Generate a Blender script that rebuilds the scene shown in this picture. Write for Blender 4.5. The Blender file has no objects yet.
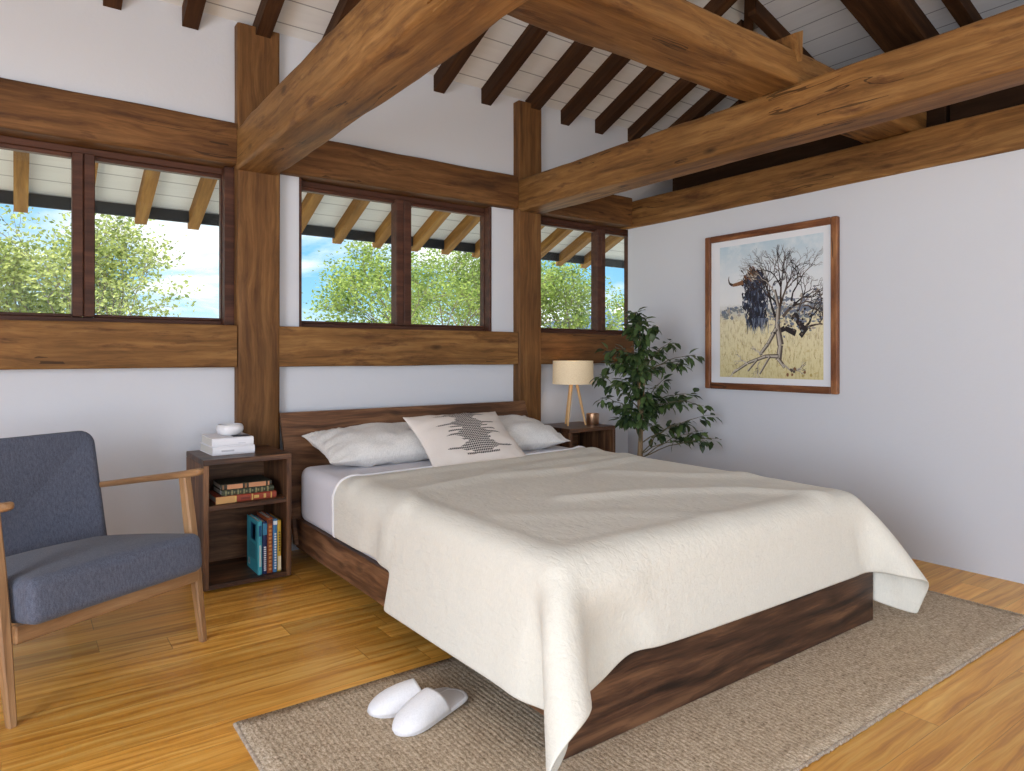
import bpy, math, random
import numpy as np
from mathutils import Vector, Matrix, Euler, noise as mnoise

random.seed(7)
rng = np.random.default_rng(7)
SC = bpy.context.scene
COL = SC.collection

# ------------------------------------------------------------------ colour / material helpers
def lin(c):
    out = []
    for v in c[:3]:
        v = v / 255.0
        out.append(v / 12.92 if v <= 0.04045 else ((v + 0.055) / 1.055) ** 2.4)
    return (*out, 1.0)

class NT:
    def __init__(self, tree):
        self.t = tree
    def n(self, typ, props=None, **ins):
        nd = self.t.nodes.new(typ)
        for k, v in (props or {}).items():
            setattr(nd, k, v)
        for k, v in ins.items():
            key = int(k[1:]) if k[0] == '_' and k[1:].isdigit() else k.replace('_', ' ')
            sock = nd.inputs[key]
            self.put(sock, v)
        return nd
    def put(self, sock, v):
        if isinstance(v, bpy.types.NodeSocket):
            self.t.links.new(v, sock)
        elif isinstance(v, bpy.types.Node):
            self.t.links.new(v.outputs[0], sock)
        else:
            sock.default_value = v
    def math(self, op, a, b=0.0, c=0.0, clamp=False):
        nd = self.t.nodes.new('ShaderNodeMath'); nd.operation = op; nd.use_clamp = clamp
        for i, v in enumerate((a, b, c)):
            if i < len(nd.inputs): self.put(nd.inputs[i], v)
        return nd.outputs[0]
    def ramp(self, fac, stops, interp='LINEAR'):
        nd = self.t.nodes.new('ShaderNodeValToRGB'); nd.color_ramp.interpolation = interp
        el = nd.color_ramp.elements
        while len(el) < len(stops): el.new(0.5)
        for e, (p, c) in zip(el, stops):
            e.position = p; e.color = c
        self.put(nd.inputs['Fac'], fac)
        return nd.outputs['Color']
    def mix(self, fac, a, b, mode='MIX'):
        nd = self.t.nodes.new('ShaderNodeMix'); nd.data_type = 'RGBA'; nd.blend_type = mode
        self.put(nd.inputs[0], fac); self.put(nd.inputs[6], a); self.put(nd.inputs[7], b)
        return nd.outputs[2]
    def vmap(self, vec, scale=(1, 1, 1), loc=(0, 0, 0), rot=(0, 0, 0)):
        nd = self.t.nodes.new('ShaderNodeMapping')
        self.put(nd.inputs['Vector'], vec)
        nd.inputs['Scale'].default_value = scale; nd.inputs['Location'].default_value = loc
        nd.inputs['Rotation'].default_value = rot
        return nd.outputs[0]
    def noise(self, vec, scale, detail=3, rough=0.55, dist=0.0):
        nd = self.n('ShaderNodeTexNoise')
        self.put(nd.inputs['Vector'], vec)
        nd.inputs['Scale'].default_value = scale; nd.inputs['Detail'].default_value = detail
        nd.inputs['Roughness'].default_value = rough; nd.inputs['Distortion'].default_value = dist
        return nd.outputs[0]
    def bump(self, h, strength, dist=0.002, normal=None):
        nd = self.n('ShaderNodeBump'); nd.inputs['Strength'].default_value = strength
        nd.inputs['Distance'].default_value = dist; self.put(nd.inputs['Height'], h)
        if normal is not None: self.put(nd.inputs['Normal'], normal)
        return nd.outputs[0]

def mat(name, color=(200, 200, 200), rough=0.6, **kw):
    m = bpy.data.materials.new(name); m.use_nodes = True
    b = m.node_tree.nodes['Principled BSDF']
    b.inputs['Base Color'].default_value = lin(color)
    b.inputs['Roughness'].default_value = rough
    for k, v in kw.items():
        b.inputs[k.replace('_', ' ')].default_value = v
    return m, NT(m.node_tree), b

def wood(name, dark, mid, light, rough=0.5, stretch=14, blotch=0.35, knots=0.0, bump=0.15, fine=0.25, spec=0.35, wear=None, con=.23):
    m, t, b = mat(name, mid, rough)
    a = t.n('ShaderNodeAttribute', {'attribute_name': 'grain'}).outputs['Vector']
    warp = t.noise(t.vmap(a, (1.3, 2.2, 2.2)), 1.6, 2)
    wv = t.n('ShaderNodeVectorMath', {'operation': 'ADD'})
    sc = t.n('ShaderNodeVectorMath', {'operation': 'SCALE'}); t.put(sc.inputs[0], t.n('ShaderNodeCombineXYZ', Y=warp, Z=warp)); sc.inputs[3].default_value = 0.07
    t.put(wv.inputs[0], a); t.put(wv.inputs[1], sc.outputs[0])
    av = wv.outputs[0]
    g = t.noise(t.vmap(av, (.8, stretch, stretch)), 1.7, 8, 0.66, 0.25)
    col = t.ramp(g, [(0.5 - con, lin(dark)), (0.5, lin(mid)), (0.5 + con, lin(light))])
    f = t.noise(t.vmap(av, (5, 150, 150)), 1.0, 3, 0.6)
    fm = t.math('MULTIPLY_ADD', f, fine * 2, 1 - fine)
    bl = t.noise(t.vmap(a, (0.9, 2.2, 2.2)), 1.9, 4, 0.6)
    bm_ = t.math('MULTIPLY_ADD', bl, blotch * 2, 1 - blotch)
    v = t.math('MULTIPLY', fm, bm_)
    mul = t.n('ShaderNodeVectorMath', {'operation': 'SCALE'}); t.put(mul.inputs[0], col); t.put(mul.inputs[3], v)
    col = mul.outputs[0]
    if knots > 0:
        vo = t.n('ShaderNodeTexVoronoi', {'voronoi_dimensions': '3D'})
        t.put(vo.inputs['Vector'], t.vmap(av, (2.2, 4.6, 4.6))); vo.inputs['Scale'].default_value = 1.0
        k = t.math('SUBTRACT', 1.0, t.math('MULTIPLY', vo.outputs['Distance'], 1 / 0.11), clamp=True)
        k = t.math('MULTIPLY', t.math('POWER', k, 0.8), knots, clamp=True)
        col = t.mix(k, col, lin([c * 0.35 for c in dark]))
    if wear is not None:
        w = t.noise(t.vmap(av, (1.4, 7, 7)), 2.3, 7, 0.68)
        cn = t.noise(t.vmap(av, (.45, 10, 10)), 1.6, 3, .5); cm_ = t.noise(t.vmap(a, (.8, 3, 3)), 1.7, 2)
        ck = t.math('MULTIPLY', t.math('LESS_THAN', t.math('ABSOLUTE', t.math('SUBTRACT', cn, .5)), .010), t.math('GREATER_THAN', cm_, .58))
        wf = t.math('MULTIPLY', t.math('SUBTRACT', w, 0.54, clamp=True), 7.0, clamp=True)
        col = t.mix(t.math('MULTIPLY', wf, 0.8), col, lin(wear))
        col = t.mix(t.math('MULTIPLY', ck, .7), col, lin((34, 20, 12)))
    t.put(b.inputs['Base Color'], col)
    b.inputs['Specular IOR Level'].default_value = spec
    if bump:
        h = t.math('ADD', t.math('MULTIPLY', g, 0.6), t.math('MULTIPLY', f, 0.5))
        t.put(b.inputs['Normal'], t.bump(h, bump, 0.004))
    return m

# ------------------------------------------------------------------ mesh builder
class MB:
    def __init__(self):
        self.v = []; self.f = []; self.m = []
    def add(self, verts, faces, mi=0):
        o = len(self.v)
        self.v.extend([tuple(p) for p in verts])
        for fc in faces:
            self.f.append(tuple(i + o for i in fc)); self.m.append(mi)
    def box(self, lo, hi, bev=0.0, R=None, mi=0):
        """axis-aligned box lo..hi, chamfered on all twelve edges; R: 4x4 applied afterwards"""
        lo = Vector(lo); hi = Vector(hi); c = (lo + hi) / 2; h = (hi - lo) / 2
        b = min(bev, h.x * .9, h.y * .9, h.z * .9)
        if b <= 0:
            vs = [Vector((sx * h.x, sy * h.y, sz * h.z)) + c for sx in (-1, 1) for sy in (-1, 1) for sz in (-1, 1)]
            fs = [(0, 1, 3, 2), (4, 6, 7, 5), (0, 4, 5, 1), (2, 3, 7, 6), (0, 2, 6, 4), (1, 5, 7, 3)]
        else:
            vs = []; idx = {}
            for sx in (-1, 1):
                for sy in (-1, 1):
                    for sz in (-1, 1):
                        for ax in range(3):
                            p = Vector((sx * (h.x - (0 if ax == 0 else b)), sy * (h.y - (0 if ax == 1 else b)), sz * (h.z - (0 if ax == 2 else b))))
                            idx[(sx, sy, sz, ax)] = len(vs); vs.append(p + c)
            fs = []
            q = [(-1, -1), (1, -1), (1, 1), (-1, 1)]
            for s in (-1, 1):
                fs.append([idx[(s, u, v, 0)] for u, v in (q if s > 0 else q[::-1])])
                fs.append([idx[(v, s, u, 1)] for u, v in (q if s > 0 else q[::-1])])
                fs.append([idx[(u, v, s, 2)] for u, v in (q if s > 0 else q[::-1])])
            for a in (-1, 1):
                for c2 in (-1, 1):
                    e = [idx[(a, c2, -1, 0)], idx[(a, c2, 1, 0)], idx[(a, c2, 1, 1)], idx[(a, c2, -1, 1)]]
                    fs.append(e if a * c2 < 0 else e[::-1])
                    e = [idx[(-1, a, c2, 1)], idx[(1, a, c2, 1)], idx[(1, a, c2, 2)], idx[(-1, a, c2, 2)]]
                    fs.append(e if a * c2 < 0 else e[::-1])
                    e = [idx[(a, -1, c2, 0)], idx[(a, 1, c2, 0)], idx[(a, 1, c2, 2)], idx[(a, -1, c2, 2)]]
                    fs.append(e if a * c2 > 0 else e[::-1])
            for sx in (-1, 1):
                for sy in (-1, 1):
                    for sz in (-1, 1):
                        e = [idx[(sx, sy, sz, k)] for k in range(3)]
                        fs.append(e if sx * sy * sz > 0 else e[::-1])
        if R is not None: vs = [R @ p for p in vs]
        self.add(vs, fs, mi)
        return self
    def loft(self, rings, cap=True, mi=0, closed=False):
        n = len(rings[0]); o = len(self.v)
        for r in rings: self.v.extend([tuple(p) for p in r])
        k = len(rings)
        for i in range(k if closed else k - 1):
            for j in range(n):
                a = o + i * n + j; b = o + i * n + (j + 1) % n
                i2 = (i + 1) % k
                c = o + i2 * n + (j + 1) % n; d = o + i2 * n + j
                self.f.append((a, b, c, d)); self.m.append(mi)
        if cap and not closed:
            self.f.append(tuple(o + j for j in range(n))[::-1]); self.m.append(mi)
            self.f.append(tuple(o + (k - 1) * n + j for j in range(n))); self.m.append(mi)
        return self
    def tube(self, pts, rad, n=10, mi=0, cap=True):
        pts = [Vector(p) for p in pts]
        if not isinstance(rad, (list, tuple)): rad = [rad] * len(pts)
        rings = []; up = None
        for i, p in enumerate(pts):
            d = (pts[min(i + 1, len(pts) - 1)] - pts[max(i - 1, 0)]).normalized()
            if up is None:
                up = Vector((0, 0, 1)) if abs(d.z) < .9 else Vector((1, 0, 0))
            u = d.cross(up).normalized(); w = u.cross(d).normalized(); up = w
            rings.append([p + (u * math.cos(2 * math.pi * j / n) + w * math.sin(2 * math.pi * j / n)) * rad[i] for j in range(n)])
        self.loft(rings, cap, mi)
        return self
    def lathe(self, prof, c=(0, 0, 0), n=32, mi=0, cap=True):
        rings = [[(c[0] + r * math.cos(2 * math.pi * j / n), c[1] + r * math.sin(2 * math.pi * j / n), c[2] + z) for j in range(n)] for r, z in prof]
        self.loft(rings, cap, mi)
        return self
    def prism(self, poly, axis, a, b, mi=0):
        """polygon in the two other axes extruded along axis from a to b"""
        def P(p, t):
            if axis == 'x': return (t, p[0], p[1])
            if axis == 'y': return (p[0], t, p[1])
            return (p[0], p[1], t)
        n = len(poly)
        self.add([P(p, a) for p in poly] + [P(p, b) for p in poly],
                 [tuple(range(n))[::-1], tuple(range(n, 2 * n))] + [(i, (i + 1) % n, n + (i + 1) % n, n + i) for i in range(n)], mi)
        return self
    def build(self, name, mats, parent=None, smooth=35, axis=None, origin=None, R=None, kind=None, uv=None):
        V = np.array(self.v, dtype=float).reshape(-1, 3)
        org = np.array(origin if origin is not None else (0, 0, 0), dtype=float)
        me = bpy.data.meshes.new(name)
        me.from_pydata([tuple(p) for p in (V - org)], [], self.f)
        mats = mats if isinstance(mats, (list, tuple)) else [mats]
        for mm in mats: me.materials.append(mm)
        if len(mats) > 1:
            me.polygons.foreach_set('material_index', self.m)
        if smooth:
            me.polygons.foreach_set('use_smooth', [True] * len(me.polygons))
            if smooth < 180: me.set_sharp_from_angle(angle=math.radians(smooth))
        # texture coordinates along the grain
        at = me.attributes.new('grain', 'FLOAT_VECTOR', 'POINT')
        if uv is not None:
            G = np.array(uv, dtype=float)
        else:
            if axis is None:
                ext = V.max(0) - V.min(0); d = np.eye(3)[int(np.argmax(ext))]
            else:
                d = np.array(axis, float); d /= np.linalg.norm(d)
            h = np.array((0, 0, 1.0)) if abs(d[2]) < .9 else np.array((0, 1.0, 0))
            e2 = np.cross(h, d); e2 /= np.linalg.norm(e2); e3 = np.cross(d, e2)
            G = np.stack([V @ d, V @ e2, V @ e3], 1) + rng.uniform(-9, 9, 3)
        at.data.foreach_set('vector', G.astype(np.float32).ravel())
        me.update(); 
        o = bpy.data.objects.new(name, me); COL.objects.link(o)
        if R is not None: o.matrix_world = R
        if parent is not None:
            o.parent = parent
            if origin is None and R is None:
                o.matrix_parent_inverse = parent_mw(parent).inverted()
        elif origin is not None: o.location = org
        if kind: o['kind'] = kind
        return o

def parent_mw(p):
    M = Matrix.LocRotScale(p.location, p.rotation_euler, p.scale)
    if p.parent is not None: M = parent_mw(p.parent) @ p.matrix_parent_inverse @ M
    return M

def tag(o, label, cat, group=None, kind=None):
    o['label'] = label; o['category'] = cat
    if group: o['group'] = group
    if kind: o['kind'] = kind
    return o

def empty(name, loc, label, cat, group=None, kind=None, rz=0):
    o = bpy.data.objects.new(name, None); COL.objects.link(o)
    o.empty_display_size = .1; o.location = loc; o.rotation_euler = (0, 0, rz)
    return tag(o, label, cat, group, kind)

def bx(name, lo, hi, m, parent=None, bev=.002, **k):
    return MB().box(lo, hi, bev).build(name, m, parent, **k)

# ------------------------------------------------------------------ materials
M = {}
M['beam'] = wood('beam_wood', (80, 52, 27), (124, 87, 46), (156, 117, 70), rough=.62, stretch=13, blotch=.42, knots=.9, bump=.4, fine=.3, spec=.25, wear=(72, 42, 24))
M['wallbeam'] = wood('wall_beam_wood', (64, 40, 22), (102, 68, 36), (132, 94, 54), rough=.62, stretch=13, blotch=.45, knots=.9, bump=.4, fine=.3, spec=.25, wear=(60, 34, 20))
M['post'] = wood('post_wood', (68, 43, 24), (106, 72, 39), (134, 98, 58), rough=.62, stretch=13, blotch=.4, knots=.8, bump=.35, fine=.2, spec=.25)
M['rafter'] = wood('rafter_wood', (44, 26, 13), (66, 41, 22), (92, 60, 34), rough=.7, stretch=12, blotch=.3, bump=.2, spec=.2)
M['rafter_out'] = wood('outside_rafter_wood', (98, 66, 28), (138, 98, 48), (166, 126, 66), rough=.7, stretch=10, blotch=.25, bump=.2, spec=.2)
M['frame'] = wood('window_wood', (46, 25, 17), (72, 42, 29), (96, 60, 43), rough=.55, stretch=12, blotch=.3, bump=.15, spec=.3)
M['walnut'] = wood('walnut_wood', (48, 30, 20), (98, 67, 46), (138, 100, 70), con=.15, rough=.5, stretch=12, blotch=.5, knots=.6, bump=.08, fine=.35, spec=.35)
M['walnut_dark'] = wood('dark_walnut_wood', (34, 21, 15), (76, 50, 35), (116, 82, 57), con=.13, rough=.42, stretch=12, blotch=.5, knots=.6, bump=.08, fine=.35, spec=.4)
M['oak'] = wood('oak_wood', (112, 80, 52), (152, 115, 78), (178, 143, 104), rough=.45, stretch=14, blotch=.2, bump=.1, fine=.25, spec=.4)
M['pale_oak'] = wood('pale_oak_wood', (184, 142, 92), (208, 170, 120), (222, 190, 142), rough=.45, stretch=12, blotch=.12, bump=.05, spec=.4)
M['picture_wood'] = wood('picture_wood', (58, 30, 18), (118, 72, 42), (178, 126, 80), rough=.5, stretch=4, blotch=.5, knots=.5, bump=.2, fine=.35, spec=.4, wear=(70, 34, 20))
M['dark_panel'] = wood('dark_panel_wood', (30, 20, 13), (46, 31, 20), (60, 42, 28), rough=.8, stretch=10, blotch=.2, bump=.1, spec=.15)

def plaster(name, c):
    m, t, b = mat(name, c, .92)
    b.inputs['Specular IOR Level'].default_value = .15
    o = t.n('ShaderNodeTexCoord').outputs['Object']
    n1 = t.noise(o, 45, 5, .65); n2 = t.noise(o, 6, 3)
    t.put(b.inputs['Normal'], t.bump(t.math('ADD', n1, t.math('MULTIPLY', n2, .5)), .22, .004))
    return m
M['plaster'] = plaster('white_plaster', (205, 208, 214))

def boards(name, c, gap, direction):
    m, t, b = mat(name, c, .8)
    b.inputs['Specular IOR Level'].default_value = .2
    o = t.n('ShaderNodeTexCoord').outputs['Object']
    s = t.n('ShaderNodeSeparateXYZ', Vector=o)
    y = s.outputs[direction]
    fr = t.math('FRACT', t.math('MULTIPLY', y, 1 / .145))
    line = t.math('LESS_THAN', fr, .045)
    nn = t.noise(t.vmap(o, (2, 22, 22) if direction == 'Y' else (22, 2, 22)), 1.5, 4)
    base = t.mix(t.math('MULTIPLY_ADD', nn, .5, -.1, clamp=True), lin(c), lin([v * .86 for v in c]))
    t.put(b.inputs['Base Color'], t.mix(line, base, lin(gap)))
    h = t.math('SUBTRACT', t.math('MULTIPLY', nn, .25), line)
    t.put(b.inputs['Normal'], t.bump(h, .5, .004))
    return m
M['boards_y'] = boards('white_boards', (228, 228, 226), (158, 158, 158), 'Y')
M['boards_x'] = boards('white_boards_hip', (214, 214, 216), (140, 140, 144), 'X')

# floor planks
m, t, b = mat('floor_planks', (190, 130, 60), .34)
o = t.n('ShaderNodeTexCoord').outputs['Object']
s = t.n('ShaderNodeSeparateXYZ', Vector=o)
row = t.math('FLOOR', t.math('MULTIPLY', s.outputs['Y'], 1 / .128))
rnd = t.n('ShaderNodeTexWhiteNoise', {'noise_dimensions': '1D'}, W=row).outputs['Value']
xs = t.math('ADD', t.math('MULTIPLY', s.outputs['X'], 1 / 1.25), t.math('MULTIPLY', rnd, 7.3))
colm = t.math('FLOOR', xs)
pid = t.n('ShaderNodeTexWhiteNoise', {'noise_dimensions': '2D'}, Vector=t.n('ShaderNodeCombineXYZ', X=row, Y=colm)).outputs['Value']
off = t.n('ShaderNodeCombineXYZ', X=t.math('MULTIPLY', pid, 37.0), Y=t.math('MULTIPLY', pid, 91.0))
pv = t.n('ShaderNodeVectorMath', {'operation': 'ADD'}); t.put(pv.inputs[0], o); t.put(pv.inputs[1], off)
wn = t.noise(t.vmap(pv.outputs[0], (1.0, 4, 1)), 1.4, 3)
wav = t.n('ShaderNodeVectorMath', {'operation': 'ADD'}); t.put(wav.inputs[0], pv.outputs[0])
t.put(wav.inputs[1], t.n('ShaderNodeCombineXYZ', Y=t.math('MULTIPLY', wn, .09)))
g = t.noise(t.vmap(wav.outputs[0], (.9, 20, 1)), 1.6, 6, .62, .3)
f = t.noise(t.vmap(wav.outputs[0], (4, 170, 1)), 1.0, 3)
c = t.ramp(g, [(.26, lin((168, 104, 34))), (.48, lin((220, 158, 66))), (.72, lin((240, 194, 106)))])
tone = t.math('ADD', t.math('MULTIPLY_ADD', pid, .36, .66), t.math('MULTIPLY', f, .32))
mul = t.n('ShaderNodeVectorMath', {'operation': 'SCALE'}); t.put(mul.inputs[0], c); t.put(mul.inputs[3], tone)
fy = t.math('FRACT', t.math('MULTIPLY', s.outputs['Y'], 1 / .128)); fx = t.math('FRACT', xs)
gap = t.math('MAXIMUM', t.math('LESS_THAN', fy, .014), t.math('LESS_THAN', fx, .0022))
t.put(b.inputs['Base Color'], t.mix(t.math('MULTIPLY', gap, .45), mul.outputs[0], lin((70, 38, 14))))
t.put(b.inputs['Roughness'], t.math('MULTIPLY_ADD', g, .2, .24))
t.put(b.inputs['Normal'], t.bump(t.math('SUBTRACT', t.math('MULTIPLY', f, .2), gap), .25, .002))
b.inputs['Specular IOR Level'].default_value = .45
M['floor'] = m

def fabric(name, c, c2=None, scale=260, bump=.3, rough=.95, crinkle=0.0, mottled=.3, dist=.0015):
    m, t, b = mat(name, c, rough)
    b.inputs['Specular IOR Level'].default_value = .12
    b.inputs['Sheen Weight'].default_value = .12
    o = t.n('ShaderNodeTexCoord').outputs['Object']
    n = t.noise(o, scale, 2, .7)
    n2 = t.noise(t.vmap(o, (1, 1, .25)), scale * .45, 2, .6)
    v = t.math('ADD', t.math('MULTIPLY', n, .6), t.math('MULTIPLY', n2, .4))
    c2 = c2 or [x * (1 - mottled * .5) for x in c]
    t.put(b.inputs['Base Color'], t.ramp(v, [(.36, lin(c2)), (.62, lin(c))]))
    nrm = t.bump(v, bump, dist)
    if crinkle:
        w = t.noise(o, 3.2, 3)
        cr = t.noise(t.vmap(o, (1, .45, 1), rot=(0, 0, .5)), 52, 2, .5, .9)
        big = t.noise(o, 16, 3, .5)
        hh = t.math('ADD', t.math('MULTIPLY', cr, 1.0), t.math('MULTIPLY', big, 1.2))
        nrm = t.bump(hh, crinkle, .006, nrm)
    t.put(b.inputs['Normal'], nrm)
    return m
M['blanket'] = fabric('blanket_cotton', (222, 219, 207), mottled=.08, scale=420, bump=.2, crinkle=.5)
M['sheet'] = fabric('sheet_cotton', (216, 215, 222), mottled=.05, scale=500, bump=.1)
M['pillow'] = fabric('pillow_linen', (230, 228, 224), mottled=.22, scale=300, bump=.2)
M['charcoal'] = fabric('charcoal_wool', (100, 105, 120), (70, 74, 88), scale=420, bump=.4)
M['terry'] = fabric('terry_towelling', (236, 236, 238), mottled=.1, scale=400, bump=.6, dist=.003)
M['insole'] = fabric('insole_cloth', (214, 212, 212), mottled=.1, scale=500, bump=.2)

# rug: ribs with flecks
m, t, b = mat('woven_wool', (160, 140, 120), .97)
b.inputs['Specular IOR Level'].default_value = .08
o = t.n('ShaderNodeTexCoord').outputs['Object']
d = t.noise(o, 9, 3)
s = t.n('ShaderNodeSeparateXYZ', Vector=o)
rib = t.math('SINE', t.math('ADD', t.math('MULTIPLY', s.outputs['X'], 2 * math.pi / .0165), t.math('MULTIPLY', d, 7.0)))
nn = t.noise(t.vmap(o, (1, .45, 1)), 190, 3, .75)
n3 = t.noise(o, 55, 3, .7)
vv = t.math('ADD', t.math('MULTIPLY', nn, .7), t.math('ADD', t.math('MULTIPLY', rib, .014), t.math('MULTIPLY', n3, .3)))
t.put(b.inputs['Base Color'], t.ramp(vv, [(.36, lin((128, 110, 90))), (.5, lin((188, 169, 144))), (.64, lin((222, 207, 184)))]))
t.put(b.inputs['Normal'], t.bump(t.math('ADD', t.math('MULTIPLY', rib, .2), t.math('MULTIPLY', nn, 1.3)), .7, .004))
M['rug'] = m
M['rug_edge'] = fabric('rug_edge_wool', (190, 176, 158), (140, 124, 108), scale=150, bump=.6)

M['white_gloss'] = mat('white_glaze', (228, 228, 230), .18)[0]
M['white_matte'] = mat('white_card', (232, 232, 235), .6)[0]
M['paper'] = mat('paper', (214, 212, 206), .85)[0]
M['black'] = mat('black_metal', (22, 22, 24), .5)[0]
M['fascia'] = mat('black_fascia', (36, 38, 42), .6)[0]
m, t, b = mat('brushed_copper', (218, 176, 142), .32, Metallic=1.0)
o = t.n('ShaderNodeTexCoord').outputs['Object']
t.put(b.inputs['Normal'], t.bump(t.noise(t.vmap(o, (6, 6, 90)), 6, 4), .3, .002)); M['copper'] = m
M['wax'] = mat('candle_wax', (238, 230, 212), .5)[0]
M['cord'] = mat('white_flex', (225, 222, 215), .5)[0]
m, t, b = mat('lamp_linen', (226, 208, 176), .9)
o = t.n('ShaderNodeTexCoord').outputs['Object']
nz = t.noise(t.vmap(o, (60, 60, 400)), 1.5, 3)
t.put(b.inputs['Base Color'], t.ramp(nz, [(.3, lin((214, 194, 160))), (.7, lin((232, 216, 186)))]))
t.put(b.inputs['Emission Color'], t.ramp(nz, [(.3, lin((236, 200, 150))), (.7, lin((248, 218, 172)))])); b.inputs['Emission Strength'].default_value = .16
M['shade'] = m
m, t, b = mat('bulb_glow', (255, 240, 210), .4); b.inputs['Emission Color'].default_value = lin((255, 214, 150)); b.inputs['Emission Strength'].default_value = 12; M['bulb'] = m

def glass(name):
    m = bpy.data.materials.new(name); m.use_nodes = True
    nt = m.node_tree; nt.nodes.clear(); t = NT(nt)
    out = t.n('ShaderNodeOutputMaterial')
    fr = t.n('ShaderNodeFresnel'); fr.inputs['IOR'].default_value = 1.3
    tr = t.n('ShaderNodeBsdfTransparent'); tr.inputs['Color'].default_value = (.97, .985, .98, 1)
    gl = t.n('ShaderNodeBsdfGlossy'); gl.inputs['Roughness'].default_value = .02
    mx = t.n('ShaderNodeMixShader')
    t.put(mx.inputs[0], t.math('MULTIPLY', fr.outputs[0], .5)); t.put(mx.inputs[1], tr.outputs[0]); t.put(mx.inputs[2], gl.outputs[0])
    t.put(out.inputs['Surface'], mx.outputs[0])
    return m
M['glass'] = glass('window_glass')

def leafmat(name, a, bcol, trans=0.3, rough=.45):
    m = bpy.data.materials.new(name); m.use_nodes = True
    nt = m.node_tree; t = NT(nt); b = nt.nodes['Principled BSDF']; out = nt.nodes['Material Output']
    at = t.n('ShaderNodeAttribute', {'attribute_name': 'grain'}).outputs['Vector']
    r = t.n('ShaderNodeSeparateXYZ', Vector=at).outputs['X']
    colr = t.mix(r, lin(a), lin(bcol))
    t.put(b.inputs['Base Color'], colr); b.inputs['Roughness'].default_value = rough
    b.inputs['Specular IOR Level'].default_value = .3
    tl = t.n('ShaderNodeBsdfTranslucent'); t.put(tl.inputs['Color'], colr)
    mx = t.n('ShaderNodeMixShader'); mx.inputs[0].default_value = trans
    t.put(mx.inputs[1], b.outputs[0]); t.put(mx.inputs[2], tl.outputs[0])
    t.put(out.inputs['Surface'], mx.outputs[0])
    return m
M['fig_leaf'] = leafmat('fig_leaf', (36, 54, 34), (86, 108, 62), .15, .38)
M['tree_leaf'] = leafmat('tree_leaf', (98, 118, 48), (214, 220, 138), .5, .6)
M['tree_leaf_dark'] = leafmat('tree_leaf_dark', (76, 108, 42), (196, 212, 118), .5, .6)
M['bark'] = mat('bark', (122, 110, 92), .9)[0]
M['fig_bark'] = wood('fig_bark', (110, 90, 64), (146, 124, 94), (170, 150, 118), rough=.8, stretch=6)
M['fig_twig'] = mat('fig_twig', (92, 84, 60), .8)[0]
M['soil'] = mat('soil', (52, 40, 32), .95)[0]
M['pot'] = mat('stoneware', (188, 184, 178), .6)[0]

# ------------------------------------------------------------------ ROOM SHELL
YW, YF = 3.841, 3.775          # plaster plane / timber face of the window wall
XR = 3.92                      # picture wall
WZ0, WZ1 = 1.257, 2.106        # window opening heights
WIN = [(-.40, .952), (1.297, 2.619), (2.992, 4.03)]
XL, YB, XE = -2.6, -2.7, 5.4   # left wall, rear wall, far east wall
ZE, S1, S2 = 2.89, .43, .32    # ceiling height at the walls, slopes

def struct(o, label, cat):
    return tag(o, label, cat, kind='structure')

fl_ = MB().box((XL - .2, YB - .2, -.12), (XE + .2, YW + .12, 0)).build('floor', M['floor'], smooth=0)
struct(fl_, 'honey oak plank floor running towards the picture wall', 'floor')

# window wall as a lattice of blocks around the three openings
w = MB(); y0, y1 = YW, YW + .13
w.box((XL - .12, y0, 0), (XE + .12, y1, WZ0)); w.box((XL - .12, y0, WZ1 + .05), (XE + .12, y1, 2.93))
edges = [XL - .12] + [e for ab in WIN for e in ab] + [XE + .12]
for i in range(0, len(edges), 2): w.box((edges[i], y0, WZ0), (edges[i + 1], y1, WZ1 + .05))
struct(w.build('wall_back', M['plaster'], smooth=0), 'white plaster wall with timber framing and strip windows', 'wall')
w = MB().box((XR, YB, 0), (XR + .12, YW, 2.095))
struct(w.build('wall_right', M['plaster'], smooth=0), 'white plaster partition wall carrying the framed picture', 'wall')
w = MB().box((XE, YB - .12, 0), (XE + .12, YW, 2.93))
struct(w.build('wall_east', M['plaster'], smooth=0), 'white outer wall beyond the partition', 'wall')
# unseen left and rear walls, each with an opening added for its daylight lamp
LO = (-1.6, 1.0, .15, 2.35); RO = (-2.2, 3.2, .08, 2.45)
w = MB(); x0, x1 = XL - .12, XL
w.box((x0, YB - .12, 0), (x1, LO[0], 4.6)); w.box((x0, LO[1], 0), (x1, YW, 4.6))
w.box((x0, LO[0], 0), (x1, LO[1], LO[2])); w.box((x0, LO[0], LO[3]), (x1, LO[1], 4.6))
struct(w.build('wall_left', M['plaster'], smooth=0), 'white plaster side wall with a tall opening added for the area lamp', 'wall')
w = MB(); y0, y1 = YB - .12, YB
w.box((XL, y0, 0), (RO[0], y1, 2.93)); w.box((RO[1], y0, 0), (XE, y1, 2.93)); w.box((RO[0], y0, RO[3]), (RO[1], y1, 2.93))
struct(w.build('wall_front', M['plaster'], smooth=0), 'white plaster wall with a wide opening added for the area lamp', 'wall')

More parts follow.
